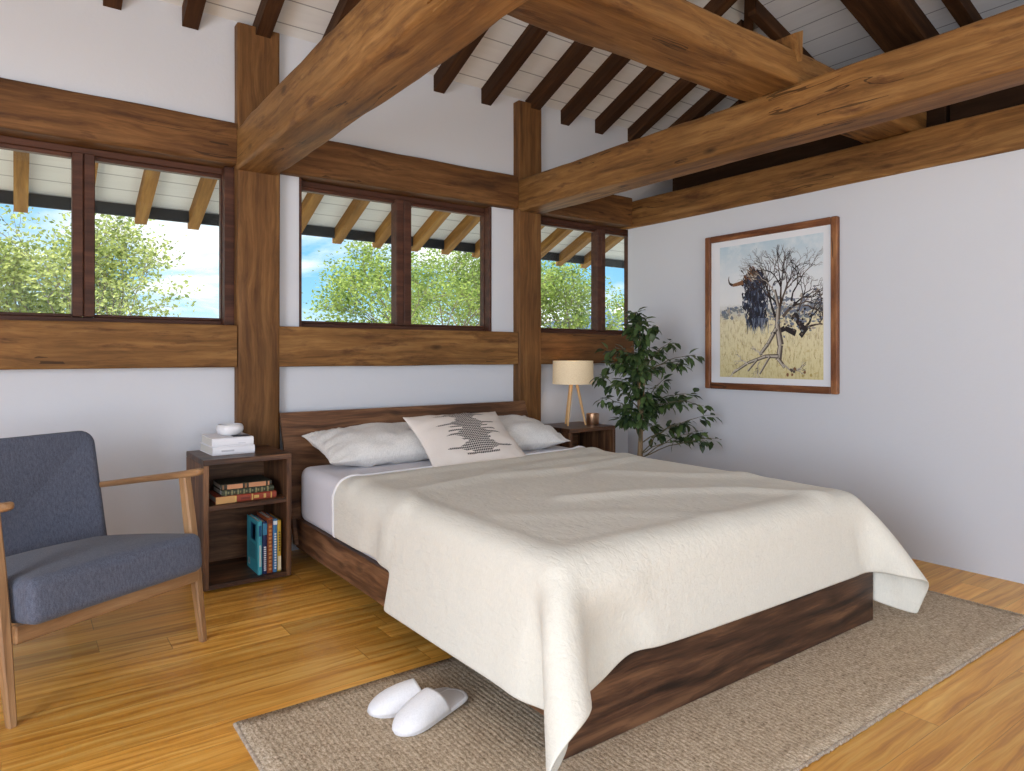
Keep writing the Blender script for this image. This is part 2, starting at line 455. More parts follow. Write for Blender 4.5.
# roof / ceiling: boarded planes, eave overhang past the window wall, hip towards the east
YR = .3                                            # ridge line
zr = ZE + S1 * (YW - YR)
xh = XE - (zr - ZE) / S2                            # ridge end of the hip
YO = 5.52
zo = ZE - S1 * (YO - YW)
def slab(name, poly, m, label, th=.06):
    n = len(poly)
    mb = MB(); mb.add([Vector(p) for p in poly] + [Vector(p) + Vector((0, 0, th)) for p in poly],
                      [tuple(range(n)), tuple(range(n, 2 * n))[::-1]] + [(i, n + i, n + (i + 1) % n, (i + 1) % n) for i in range(n)])
    return struct(mb.build(name, m, smooth=0), label, 'ceiling')
oE = (ZE - zo) / S2                                 # overhang of the hip plane to the same eave height
slab('ceiling', [(XL - .6, YR, zr), (xh, YR, zr), (XE, YW, ZE), (XE + oE, YO, zo), (XL - .6, YO, zo)], M['boards_y'], 'white boarded ceiling sloping down to the window wall and eaves')
YBo = YR - (zr - ZE) / S1
yb_end = YR - (zr - zo) / S1
slab('ceiling_hip', [(xh, YR, zr), (XE, YBo, ZE), (XE + oE, yb_end, zo), (XE + oE, YO, zo), (XE, YW, ZE)][::1], M['boards_x'], 'white boarded hip end of the ceiling above the partition')
slab('ceiling_rear', [(xh, YR, zr), (XL - .6, YR, zr), (XL - .6, yb_end, zo), (XE + oE, yb_end, zo), (XE, YBo, ZE)], M['boards_y'], 'white boarded ceiling sloping to the rear wall')

# ---- hewn timber beams: rounded arris, slight irregularity, waney dents
def timber(name, lo, hi, m, label, cat, seed=0, rough=.004, arris=.012, seg=None, parent=None, struct_=True):
    lo = Vector(lo); hi = Vector(hi); ext = hi - lo
    ax = max(range(3), key=lambda i: ext[i]); a1, a2 = [(1, 2), (2, 0), (0, 1)][ax]
    n = seg or max(6, int(ext[ax] / .09)); rings = []
    h1, h2 = ext[a1] / 2, ext[a2] / 2; c1, c2 = (lo[a1] + hi[a1]) / 2, (lo[a2] + hi[a2]) / 2
    base = []
    for (sx, sy) in ((1, 1), (-1, 1), (-1, -1), (1, -1)):
        pr = [(h1, h2 - arris), (h1 - arris * .3, h2 - arris * .3), (h1 - arris, h2)]
        if sx * sy < 0: pr = pr[::-1]
        for p in pr: base.append((sx * p[0], sy * p[1], 1))
        nx, ny = {(1, 1): (-1, 1), (-1, 1): (-1, -1), (-1, -1): (1, -1), (1, -1): (1, 1)}[(sx, sy)]
        last = pr[-1]; nxt = (h1 - arris, h2) if sx != nx else (h1, h2 - arris)
        P0 = Vector((sx * last[0], sy * last[1])); P1 = Vector((nx * nxt[0], ny * nxt[1]))
        for k in (.03, .35, .65, .97):
            q = P0.lerp(P1, k); base.append((q.x, q.y, 0))
    for i in range(n + 1):
        tt = lo[ax] + ext[ax] * i / n; ring = []
        for j, (u, v, e) in enumerate(base):
            nz = mnoise.noise(Vector((tt * 2.3 + seed * 11.3, u * 9, v * 9 + seed))) * rough
            if e:
                d = max(0, mnoise.noise(Vector((tt * 1.7 + seed * 3.1, (1 if u > 0 else -1) * 5.0, (1 if v > 0 else -1) * 7.0))) - .12) * arris * 1.5
                d += max(0, mnoise.noise(Vector((tt * 6 + seed, (1 if u > 0 else -1) * 2.0, (1 if v > 0 else -1) * 3.0)))) * arris * .4
            else: d = 0
            L = math.hypot(u / h1, v / h2)
            uu = u + (u / h1) * (nz - d); vv = v + (v / h2) * (nz - d)
            p = [0, 0, 0]; p[ax] = tt; p[a1] = c1 + uu; p[a2] = c2 + vv
            ring.append(p)
        rings.append(ring)
    o = MB().loft(rings).build(name, m, parent, smooth=50, axis=[1.0 if i == ax else 0 for i in range(3)])
    if struct_: struct(o, label, cat)
    else: tag(o, label, cat)
    return o

timber('wall_post', (.949, YF, 0), (1.172, YW + .02, 2.86), M['post'], 'thick timber wall post between the nightstand and the left window', 'post', 1, .003, .008)
timber('wall_post', (2.798, YF, 0), (2.998, YW + .02, 2.85), M['post'], 'timber wall post behind the lamp end of the headboard', 'post', 2, .003, .008)
timber('wall_rail', (XL, YF, 1.036), (.945, YW + .02, 1.257), M['beam'], 'timber sill rail under the leftmost window above the armchair', 'beam', 3, .003, .007)
timber('wall_rail', (1.167, YF, 1.036), (2.79, YW + .02, 1.257), M['beam'], 'timber sill rail above the headboard between the two posts', 'beam', 4, .003, .007)
timber('wall_rail', (2.991, YF, 1.036), (XR, YW + .02, 1.257), M['wallbeam'], 'short timber sill rail above the lamp', 'beam', 5, .003, .007)
timber('wall_beam', (XL, YF, 2.107), (.945, YW + .10, 2.33), M['wallbeam'], 'timber head beam above the leftmost window', 'beam', 6, .004, .010)
timber('wall_beam', (1.167, YF, 2.107), (2.79, YW + .10, 2.33), M['wallbeam'], 'timber head beam above the middle window', 'beam', 7, .004, .01)
timber('wall_beam', (2.991, YF, 2.107), (3.9, YW + .10, 2.33), M['wallbeam'], 'short timber head beam running into the partition top beam', 'beam', 8, .004, .01)
timber('tie_beam', (.945, YB, 2.08), (1.167, YF + .01, 2.31), M['beam'], 'large near timber tie beam running from the left post towards the viewer', 'beam', 9, .004, .014)
timber('tie_beam', (2.80, YB, 2.09), (3.0, YF + .01, 2.307), M['beam'], 'long timber tie beam running from the post beside the lamp', 'beam', 10, .003, .010)
timber('partition_beam', (3.9, YB, 2.092), (4.05, YW + .01, 2.304), M['beam'], 'timber beam lying along the top of the picture wall', 'beam', 11, .004, .01)
cb = timber('cross_beam', (XL, 1.71, 2.307), (4.06, 2.0, 2.452), M['beam'], 'flat cross beam lying over both tie beams under the ceiling', 'beam', 12, .004, .016)
wd = MB(); wd.prism([(2.80, 2.395), (2.805, 2.53), (2.745, 2.503)], 'y', 1.685, 1.78)
wd.build('peg', M['beam'], cb, axis=(0, 0, 1))
for y0, y1 in ((1.62, 3.53), (-2.6, 1.60)):
    o = bx('trim_1' if y0 > 0 else 'trim_2', (4.08, y0, 2.1), (4.13, y1, 2.72), M['dark_panel'], bev=.004, axis=(0, 1, 0))
    struct(o, 'dark wood boarding behind the partition beam' if y0 > 0 else 'nearer dark wood boarding behind the partition beam', 'panelling')

# ---- rafters (inside parts run up from the wall, outside tails run down to the eave)
RX = [-1.795, -1.435, -1.075, -0.715, -0.355, 0.027, 0.38, 0.73, 1.08, 1.455, 1.835, 2.205, 2.57, 2.94, 3.265, 3.605, 3.955, 4.305, 4.655, 5.005]
ang = math.atan(S1)
def rafter(name, x, ya, yb, m, label, wdt=.078, dep=.10, s=S1):
    za = ZE + s * (YW - ya); zb = ZE + s * (YW - yb)
    d = dep
    mb = MB()
    A = [(x - wdt / 2, ya, za), (x + wdt / 2, ya, za), (x + wdt / 2, ya, za - d), (x - wdt / 2, ya, za - d)]
    B = [(x - wdt / 2, yb, zb), (x + wdt / 2, yb, zb), (x + wdt / 2, yb, zb - d), (x - wdt / 2, yb, zb - d)]
    mb.add(A + B, [(0, 1, 2, 3)[::-1], (4, 5, 6, 7), (0, 4, 5, 1)[::-1], (1, 5, 6, 2)[::-1], (2, 6, 7, 3)[::-1], (3, 7, 4, 0)[::-1]])
    o = mb.build(name, m, smooth=0, axis=(0, yb - ya, zb - za))
    return tag(o, label, 'rafter', 'dark rafters under the sloping ceiling' if 'inside' in label or 'ceiling' in label else 'eave rafters outside the windows', 'structure')
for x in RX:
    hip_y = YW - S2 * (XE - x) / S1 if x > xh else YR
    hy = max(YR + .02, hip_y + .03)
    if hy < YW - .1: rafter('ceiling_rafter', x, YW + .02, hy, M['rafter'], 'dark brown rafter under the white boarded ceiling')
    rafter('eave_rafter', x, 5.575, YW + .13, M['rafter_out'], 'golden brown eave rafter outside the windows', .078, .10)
# hip-plane rafters run in x
def hrafter(y, wdt, dep, m, label, x1=XE):
    xs_ = max(xh, XE - S1 * (YW - y) / S2) + .03
    za = ZE + S2 * (XE - xs_); zb = ZE + S2 * (XE - x1)
    A = [(xs_, y - wdt / 2, za), (xs_, y + wdt / 2, za), (xs_, y + wdt / 2, za - dep), (xs_, y - wdt / 2, za - dep)]
    B = [(x1, y - wdt / 2, zb), (x1, y + wdt / 2, zb), (x1, y + wdt / 2, zb - dep), (x1, y - wdt / 2, zb - dep)]
    mb = MB(); mb.add(A + B, [(0, 1, 2, 3), (4, 5, 6, 7)[::-1], (0, 4, 5, 1), (1, 5, 6, 2), (2, 6, 7, 3), (3, 7, 4, 0)])
    o = mb.build('hip_rafter', m, smooth=0, axis=(x1 - xs_, 0, zb - za))
    return struct(o, label, 'rafter')
hrafter(2.66, .06, .095, M['rafter'], 'dark rafter just behind the cross beam on the hip end')
hrafter(2.02, .24, .15, M['rafter'], 'wide dark principal rafter on the hip end above the long tie beam')
hrafter(1.70, .075, .095, M['rafter'], 'slim dark rafter on the hip end nearest the viewer')
# hip board itself
hA = Vector((xh, YR, zr)); hB = Vector((XE, YW, ZE)); dv = (hB - hA).normalized(); sd = Vector((-dv.y, dv.x, 0)).normalized() * .03
mb = MB(); dn = Vector((0, 0, -.07))
mb.add([hA - sd, hA + sd, hA + sd + dn, hA - sd + dn, hB - sd, hB + sd, hB + sd + dn, hB - sd + dn], [(0, 1, 2, 3), (7, 6, 5, 4), (0, 4, 5, 1), (1, 5, 6, 2), (2, 6, 7, 3), (3, 7, 4, 0)])
struct(mb.build('hip_rafter', M['rafter'], smooth=0, axis=tuple(dv)), 'dark hip rafter where the two ceiling planes meet', 'rafter')
# fascia
mb = MB().box((XL - .6, YO, zo - .085), (XE + oE, YO + .025, zo + .06), .003)
struct(mb.build('eave_fascia', M['fascia'], axis=(1, 0, 0)), 'black fascia board along the outside eave', 'fascia')

# ---- windows
def window(name, x0, x1, xa, xb, lw, rw, label):
    e = empty(name, ((x0 + x1) / 2, YW, WZ0), label, 'window', kind='structure')
    yf, yb, yg = YW + .004, YW + .125, YW + .068
    fl_w, fr_w = lw, rw
    f = MB()
    f.box((x0, yf, WZ0), (x0 + lw, yb, WZ1), .003); f.box((x1 - rw, yf, WZ0), (x1, yb, WZ1), .003)
    f.box((x0 + lw, yg - .006, WZ0), (x1 - rw, yb, WZ0 + .026), .003); f.box((x0 + lw, yg - .006, WZ1 - .034), (x1 - rw, yb, WZ1), .003)
    f.build('window_frame', M['frame'], e, axis=(1, 0, 0))
    for a, b_, ml, mr in ((x0 + lw, (xa + xb) / 2, 0, 1), ((xa + xb) / 2, x1 - rw, 1, 0)):
        a += .001; b_ -= .001; z0, z1 = WZ0 + .027, WZ1 - .035; sw = .014
        s_ = MB(); y2, y3 = yg - .004, yg + .04
        l_ = (xb - xa) / 2 if ml else .004; r_ = (xb - xa) / 2 if mr else .004
        s_.box((a, y2 - (.036 if ml else 0), z0), (a + l_, y3, z1), .004 if ml else .001); s_.box((b_ - r_, y2 - (.036 if mr else 0), z0), (b_, y3, z1), .004 if mr else .001)
        s_.box((a + l_, y2, z0), (b_ - r_, y3, z0 + .014), .003); s_.box((a + l_, y2, z1 - .02), (b_ - r_, y3, z1), .003)
        so = s_.build('sash', M['frame'], e, axis=(1, 0, 0))
        MB().box((a + l_ - .002, yg + .006, z0 + .008), (b_ - r_ + .002, yg + .010, z1 - .012)).build('pane', M['glass'], so, smooth=0)
    return e
window('window_1', *WIN[0], .219, .310, .02, .052, 'leftmost dark wood window above the armchair')
window('window_2', *WIN[1], 1.920, 2.022, .018, .018, 'middle dark wood window above the headboard')
window('window_3', *WIN[2], 3.623, 3.703, .02, .03, 'narrow dark wood window above the lamp and fig tree')

# ------------------------------------------------------------------ BED
bed = empty('platform_bed', (2.02, 2.5, 0), 'low walnut platform bed with leaning headboard, dressed in cream bedding', 'bed')
BX0, BX1, BY0 = 1.183, 2.855, 1.405
hb = MB()
def hbq(x, z, back=0.0):
    y = 3.555 + (z - .25) * (.19 / .535) + back
    return (x, y, z)
rings = []
for x in (1.163, 1.166, 2.825, 2.828):
    ins = .003 if x in (1.163, 2.828) else 0
    rings.append([hbq(x, .12 + ins, ins), hbq(x, .785 - ins, ins), hbq(x, .785 - ins, .026 - ins), hbq(x, .12 + ins, .026 - ins)])
hb.loft(rings).build('headboard', M['walnut'], bed, axis=(1, 0, 0))
bx('footboard', (BX0, BY0, .0112), (BX1, BY0 + .025, .248), M['walnut_dark'], bed, axis=(1, 0, 0))
bx('side_rail', (BX0, BY0 + .025, .10), (BX0 + .025, 3.55, .248), M['walnut'], bed, axis=(0, 1, 0))
bx('side_rail', (BX1 - .025, BY0 + .025, .10), (BX1, 3.55, .248), M['walnut'], bed, axis=(0, 1, 0))
bx('slat_base', (BX0 + .025, BY0 + .025, .205), (BX1 - .025, 3.52, .235), M['walnut_dark'], bed, axis=(0, 1, 0))
for x in (1.34, 2.70):
    for y in (1.75, 3.25): bx('leg', (x - .03, y - .03, .0112 if y < 2.1 else 0), (x + .03, y + .03, .205), M['walnut_dark'], bed, axis=(0, 0, 1))

MX0, MX1, MY0, MY1, MZ0, MZ1 = 1.192, 2.838, 1.437, 3.535, .236, .522
def rbox(lo, hi, r, n=5):
    """rounded box built as a subdivided cube pushed onto a rounded-box surface"""
    lo = np.array(lo); hi = np.array(hi); c = (lo + hi) / 2; h = (hi - lo) / 2
    mb = MB()
    ang_ = np.linspace(-1, 1, 2 * n + 1)
    def lines(hx):
        a = [-hx + r - r * math.cos(t) for t in np.linspace(0, math.pi / 2, n)]
        b_ = np.linspace(-hx + r, hx - r, 10)[1:-1].tolist()
        return a + b_ + [-v for v in a[::-1]]
    for ax in range(3):
        u, v = [(1, 2), (2, 0), (0, 1)][ax]
        for s in (-1, 1):
            lu, lv = lines(h[u]), lines(h[v]); vs = []
            for a in lu:
                for b_ in lv:
                    p = np.zeros(3); p[ax] = s * h[ax]; p[u] = a; p[v] = b_
                    q = np.clip(p, -(h - r), h - r); d = p - q; L = np.linalg.norm(d)
                    vs.append(tuple(c + (q + d / L * r if L > 1e-9 else p)))
            nv = len(lv); fs = []
            for i in range(len(lu) - 1):
                for j in range(nv - 1):
                    q = (i * nv + j, (i + 1) * nv + j, (i + 1) * nv + j + 1, i * nv + j + 1)
                    fs.append(q if s > 0 else q[::-1])
            mb.add(vs, fs)
    return mb
mt = rbox((MX0, MY0, MZ0), (MX1, MY1, MZ1), .05).build('mattress', M['sheet'], smooth=180)
tag(mt, 'thick mattress in a smooth white fitted sheet on the walnut bed', 'mattress')

# ---- blanket: cloth relaxed over the mattress and bed frame (position based dynamics)
def drape():
    H_ = .0245
    sl, sr = -.400, MX1 - MX0 + .36
    nx = int((sr - sl) / H_) + 1; L = 3.0 - MY0 + .295; ny = int(L / H_) + 1
    s = np.linspace(sl, sr, nx); tt = np.linspace(0, L, ny)
    S, T = np.meshgrid(s, tt, indexing='ij')
    yb = 2.985 + .085 * np.clip(S, 0, 1.64)
    P = np.stack([MX0 + S, yb - T * (yb - MY0 + .295) / L, np.full_like(S, MZ1 + .015)], -1)
    R = np.random.default_rng(5)
    for k in range(14):
        a = R.uniform(0, math.pi); w_ = R.uniform(6, 16); ph = R.uniform(0, 6.28)
        P[..., 2] += .0016 * np.sin(w_ * (math.cos(a) * P[..., 0] + math.sin(a) * P[..., 1]) + ph)
    P[..., 1] -= .065 * np.exp(-((S - .03) / .11) ** 2) * np.clip((T / L - .8) / .2, 0, 1)
    cf_ = np.clip((T / L - .72) / .28, 0, 1)
    P[..., 0] = np.where(S < 0, MX0 + S * (.955 + .065 * cf_ ** 2), P[..., 0])
    rest = P.copy(); rest[..., 2] = 0
    dead = ((S < -.275) | (S > MX1 - MX0 + .262)) & (rest[..., 1] > 2.365)
    live = ~dead
    V = np.zeros_like(P)
    cons = []
    def addc(i0, j0, di, dj, k, stepi, stepj):
        for oi in range(stepi):
            for oj in range(stepj):
                si = slice(i0 + oi, nx - di if di else nx, stepi)
                a_i = np.arange(i0 + oi, nx - di, stepi) if di >= 0 else None
                b_j = np.arange(j0 + oj, ny - abs(dj), stepj)
                if len(a_i) == 0 or len(b_j) == 0: continue
                if dj >= 0: A = np.ix_(a_i, b_j); B = np.ix_(a_i + di, b_j + dj)
                else: A = np.ix_(a_i, b_j - dj); B = np.ix_(a_i + di, b_j)
                d0 = np.linalg.norm(rest[A] - rest[B], axis=-1)
                wt = (live[A] & live[B]) * k * .5
                cons.append((A, B, d0, wt[..., None]))
    addc(0, 0, 1, 0, 1, 2, 1); addc(0, 0, 0, 1, 1, 1, 2)
    addc(0, 0, 1, 1, .5, 2, 1); addc(0, 0, 1, -1, .5, 2, 1)
    addc(0, 0, 4, 0, .6, 8, 1); addc(0, 0, 0, 4, .6, 1, 8)
    gl = (S < -.05) & (rest[..., 1] > 1.50) & (rest[..., 1] < 2.365); gf = (rest[..., 1] < MY0 - .05) & (S > .30) & (S < 1.50)
    mc = np.array([(MX0 + MX1) / 2, (MY0 + MY1) / 2, (MZ0 + MZ1) / 2]); mh = np.array([(MX1 - MX0) / 2, (MY1 - MY0) / 2, (MZ1 - MZ0) / 2])
    fc = np.array([(BX0 + BX1) / 2, (BY0 + 3.55) / 2, .124]); fh = np.array([(BX1 - BX0) / 2, (3.55 - BY0) / 2, .124])
    def collide(P, Q, c, h, r, off):
        d = P - c; hh = h - r
        q = np.clip(d, -hh, hh); e = d - q; L_ = np.linalg.norm(e, axis=-1)
        inside_core = L_ < 1e-9
        sd = L_ - r - off
        m_ = (sd < 0) & ~inside_core
        n_ = e / np.maximum(L_, 1e-9)[..., None]
        P = np.where(m_[..., None], P - n_ * sd[..., None], P)
        # friction
        dv_ = P - Q; tang = dv_ - (dv_ * n_).sum(-1, keepdims=True) * n_
        P = np.where(m_[..., None], P - tang * .8, P)
        return P
    dt = .016
    for it in range(330):
        damp = .975 if it < 200 else .93
        V *= damp; V[..., 2] -= 3.5 * dt
        Q = P.copy(); P = P + V * dt
        for k in range(11):
            for A, B, d0, wt in cons:
                d = P[A] - P[B]; L_ = np.maximum(np.linalg.norm(d, axis=-1), 1e-9)
                corr = d * ((L_ - d0) / L_)[..., None] * wt
                P[A] -= corr; P[B] += corr
            tx_ = MX0 - .009 - .20 * np.maximum(0, .47 - P[..., 2]); P[..., 0] += np.where(gl, (tx_ - P[..., 0]) * .35, 0)
            ty_ = MY0 - .012 - .12 * np.maximum(0, .47 - P[..., 2]); P[..., 1] += np.where(gf, (ty_ - P[..., 1]) * .25, 0)
            P = collide(P, Q, mc, mh, .045, .007)
            P = collide(P, Q, fc, fh, .01, .006)
            lo_ = P[..., 2] < .026
            P[..., 2] = np.where(lo_, .026, P[..., 2])
        V = (P - Q) / dt
    return P, live, rest, S, T
P, live, rest, S, T = drape()
# soft ridges the cloth shows on top of the bed
Xc, Yc = P[..., 0], P[..., 1]
def ridge(P, pts, h, wd_):
    pts = np.array(pts); best = np.full(P.shape[:2], 9.0)
    for a, b_ in zip(pts[:-1], pts[1:]):
        ab = b_ - a; tpar = np.clip(((P[..., :2] - a) @ ab) / (ab @ ab), 0, 1)
        dd = np.linalg.norm(P[..., :2] - a - tpar[..., None] * ab, axis=-1); best = np.minimum(best, dd)
    P[..., 2] += h * np.exp(-(best / wd_) ** 2) * np.clip((P[..., 2] - .36) / .12, 0, 1)
for pts, h, w_ in [([(1.2, 2.36), (1.35, 2.52), (1.75, 2.62), (2.2, 2.55), (2.7, 2.62)], .020, .05),
                   ([(1.2, 2.86), (1.6, 2.92), (2.2, 2.95), (2.8, 3.0)], .015, .04),
                   ([(1.9, 2.7), (2.3, 2.78), (2.75, 2.72)], .015, .05),
                   ([(1.75, 2.05), (2.1, 1.95), (2.45, 1.75), (2.6, 1.5)], .019, .045),
                   ([(2.3, 2.4), (2.55, 2.1), (2.75, 1.95)], .015, .05),
                   ([(1.4, 1.95), (1.75, 1.75), (2.0, 1.5)], .006, .06)]:
    ridge(P, pts, h, w_)
nx, ny = P.shape[:2]
mb = MB(); idx = -np.ones((nx, ny), int); cnt = 0
for i in range(nx):
    for j in range(ny):
        if live[i, j]: idx[i, j] = cnt; cnt += 1; mb.v.append(tuple(P[i, j]))
for i in range(nx - 1):
    for j in range(ny - 1):
        q = (idx[i, j], idx[i, j + 1], idx[i + 1, j + 1], idx[i + 1, j])
        if min(q) >= 0: mb.f.append(q); mb.m.append(0)
bl = mb.build('bed_blanket', M['blanket'], smooth=180)
sm = bl.modifiers.new('smooth', 'SMOOTH'); sm.factor = .5; sm.iterations = 2
so = bl.modifiers.new('thick', 'SOLIDIFY'); so.thickness = .007; so.offset = 1
ss = bl.modifiers.new('sub', 'SUBSURF'); ss.levels = 1; ss.render_levels = 1
tag(bl, 'cream cotton blanket draped over the bed with its corner hanging to the rug', 'blanket')
# white binding strip along the blanket's head end
mb = MB(); top = []; bot = []
rings = []
for i in range(nx):
    if not live[i, 0]: continue
    p0 = P[i, 0]; p1 = P[i, 1]; d = (p0 - p1); d /= np.linalg.norm(d)
    ux = P[min(i + 1, nx - 1), 0] - P[max(i - 1, 0), 0]; n_ = np.cross(d, ux); n_ /= np.linalg.norm(n_)
    if n_[2] < 0 and abs(n_[2]) > .2: n_ = -n_
    if abs(n_[2]) <= .2 and (n_[0] > 0) != (p0[0] > 2): n_ = -n_
    a = p0 + d * .010; b_ = p0 - d * .004
    rings.append([a - n_ * .002, a + n_ * .010, b_ + n_ * .0125, b_ - n_ * .002])
mb.loft(rings).build('hem_binding', M['white_matte'], bl, smooth=60)

# ---- pillows
def pillow_mesh(Wd, Hd, Td, n=34, m_=26, pinch=.07, seed=0, wr=.006, uvs=False):
    vs = []; fs = []; uv = []
    for side in (1, -1):
        o = len(vs)
        for i in range(n + 1):
            for j in range(m_ + 1):
                u = math.sin((i / n * 2 - 1) * math.pi / 2); v = math.sin((j / m_ * 2 - 1) * math.pi / 2)
                z = Td / 2 * ((1 - abs(u) ** 2.6) ** .62) * ((1 - abs(v) ** 2.6) ** .62)
                x = u * Wd / 2 * (1 - pinch * (1 - v * v) * abs(u) ** 3); y = v * Hd / 2 * (1 - pinch * (1 - u * u) * abs(v) ** 3)
                e = (abs(u) ** 4 + abs(v) ** 4) * (1 - max(abs(u), abs(v)) ** 12)
                a = math.atan2(v - (1 if v > 0 else -1) * .35, u - (1 if u > 0 else -1) * .35)
                z += e * wr * (mnoise.noise(Vector((a * 5.5 + seed, (abs(u) + abs(v)) * .9, seed * 3.1 + side)))) * 2.2
                z += wr * .9 * mnoise.noise(Vector((u * 3 + seed, v * 3, seed))) * (1 - abs(u) ** 6) * (1 - abs(v) ** 6)
                vs.append((x, y, z * side)); uv.append((u * .5 + .5, v * .5 + .5, side))
        for i in range(n):
            for j in range(m_):
                q = (o + i * (m_ + 1) + j, o + (i + 1) * (m_ + 1) + j, o + (i + 1) * (m_ + 1) + j + 1, o + i * (m_ + 1) + j + 1)
                fs.append(q if side > 0 else q[::-1])
    mb = MB(); mb.add(vs, fs)
    return mb, uv
def place_pillow(name, label, dims, loc, tilt, rz, m, seed, uvs=None, wr=.006):
    mb, uv = pillow_mesh(*dims, seed=seed, wr=wr)
    R = Matrix.Translation(loc) @ Matrix.Rotation(rz, 4, 'Z') @ Matrix.Rotation(tilt, 4, 'X')
    o = mb.build(name, m, smooth=180, R=R, uv=uv)
    return tag(o, label, 'cushion' if 'cushion' in name else 'pillow')
place_pillow('bed_pillow', 'pale grey linen pillow at the nightstand end of the headboard', (.76, .40, .175), (1.615, 3.42, .620), math.radians(14), .02, M['pillow'], 1.3, wr=.019)
place_pillow('bed_pillow', 'pale grey linen pillow half hidden behind the patterned cushion, nearer the lamp', (.72, .40, .175), (2.415, 3.40, .618), math.radians(14), -.02, M['pillow'], 4.7, wr=.019)

# patterned cushion cloth: rows of dark dots forming a jagged lozenge
m, t, b = mat('ikat_cloth', (222, 214, 206), .95)
b.inputs['Specular IOR Level'].default_value = .12
a = t.n('ShaderNodeAttribute', {'attribute_name': 'grain'}).outputs['Vector']
s = t.n('ShaderNodeSeparateXYZ', Vector=a)
u, v = s.outputs['X'], s.outputs['Y']
rowf = t.math('MULTIPLY', v, 30.0); row = t.math('FLOOR', rowf)
rr = t.n('ShaderNodeTexWhiteNoise', {'noise_dimensions': '1D'}, W=row).outputs['Value']
r2 = t.n('ShaderNodeTexWhiteNoise', {'noise_dimensions': '1D'}, W=t.math('ADD', row, 31.7)).outputs['Value']
zig = t.math('ABSOLUTE', t.math('SUBTRACT', t.math('FRACT', t.math('MULTIPLY', v, 4.6)), .5))
half = t.math('ADD', t.math('MULTIPLY', t.math('POWER', t.math('MULTIPLY', zig, 2.0), 2.0), .13), t.math('ADD', t.math('MULTIPLY', t.math('POWER', rr, 3.0), .17), .085))
cen = t.math('MULTIPLY_ADD', r2, .03, .505)
ins = t.math('LESS_THAN', t.math('ABSOLUTE', t.math('SUBTRACT', u, cen)), half)
dots = t.math('LESS_THAN', t.math('ABSOLUTE', t.math('SUBTRACT', t.math('FRACT', t.math('MULTIPLY', u, 52.0)), .5)), .38)
rows = t.math('LESS_THAN', t.math('ABSOLUTE', t.math('SUBTRACT', t.math('FRACT', rowf), .5)), .40)
zone = t.math('MULTIPLY', t.math('GREATER_THAN', v, .10), t.math('LESS_THAN', v, .985))
msk = t.math('MULTIPLY', t.math('MULTIPLY', ins, zone), t.math('MULTIPLY', dots, rows))
front = t.math('GREATER_THAN', s.outputs['Z'], .5)
msk = t.math('MULTIPLY', msk, front)
oo = t.n('ShaderNodeTexCoord').outputs['Object']; nn = t.noise(oo, 300, 2)
base = t.mix(nn, lin((214, 205, 197)), lin((230, 222, 214)))
t.put(b.inputs['Base Color'], t.mix(msk, base, lin((52, 48, 50))))
t.put(b.inputs['Normal'], t.bump(nn, .2, .002))
M['ikat'] = m
place_pillow('scatter_cushion', 'cream cushion with a jagged black dotted pattern leaning on the two pillows', (.62, .405, .13), (2.0, 3.175, .643), math.radians(37), .03, M['ikat'], 8.2, wr=.009)

# ------------------------------------------------------------------ NIGHTSTANDS
def nightstand(x0, y0, wd_, dp, ht, label, shelf_z=.39):
    e = empty('nightstand', (x0 + wd_ / 2, y0 + dp / 2, 0), label, 'nightstand')
    T_ = .024; x1 = x0 + wd_; y1 = y0 + dp
    bx('top_panel', (x0, y0, ht - .026), (x1, y1, ht), M['walnut_dark'], e, axis=(1, 0, 0))
    bx('side_panel', (x0, y0, .012), (x0 + T_, y1, ht - .026), M['walnut'], e, axis=(0, 0, 1))
    bx('side_panel', (x1 - T_, y0, .012), (x1, y1, ht - .026), M['walnut'], e, axis=(0, 0, 1))
    bx('bottom_panel', (x0 + T_, y0, .012), (x1 - T_, y1, .034), M['walnut_dark'], e, axis=(1, 0, 0))
    bx('back_panel', (x0 + T_, y1 - .012, .034), (x1 - T_, y1, ht - .026), M['walnut'], e, axis=(1, 0, 0))
    bx('shelf', (x0 + T_, y0 + .002, shelf_z - .024), (x1 - T_, y1 - .012, shelf_z), M['walnut'], e, axis=(1, 0, 0))
    for x in (x0 + .05, x1 - .05):
        for y in (y0 + .05, y1 - .05): MB().lathe([(.012, 0), (.014, .002), (.014, .012)], (x, y, 0), 12).build('foot', M['black'], e)
    return e
NZ = .614
nightstand(.698, 3.375, .405, .392, NZ, 'open walnut nightstand beside the armchair, with books on its shelves', .40)
nightstand(2.93, 3.395, .415, .372, NZ, 'open walnut nightstand under the lamp, half hidden by the bed', .34)

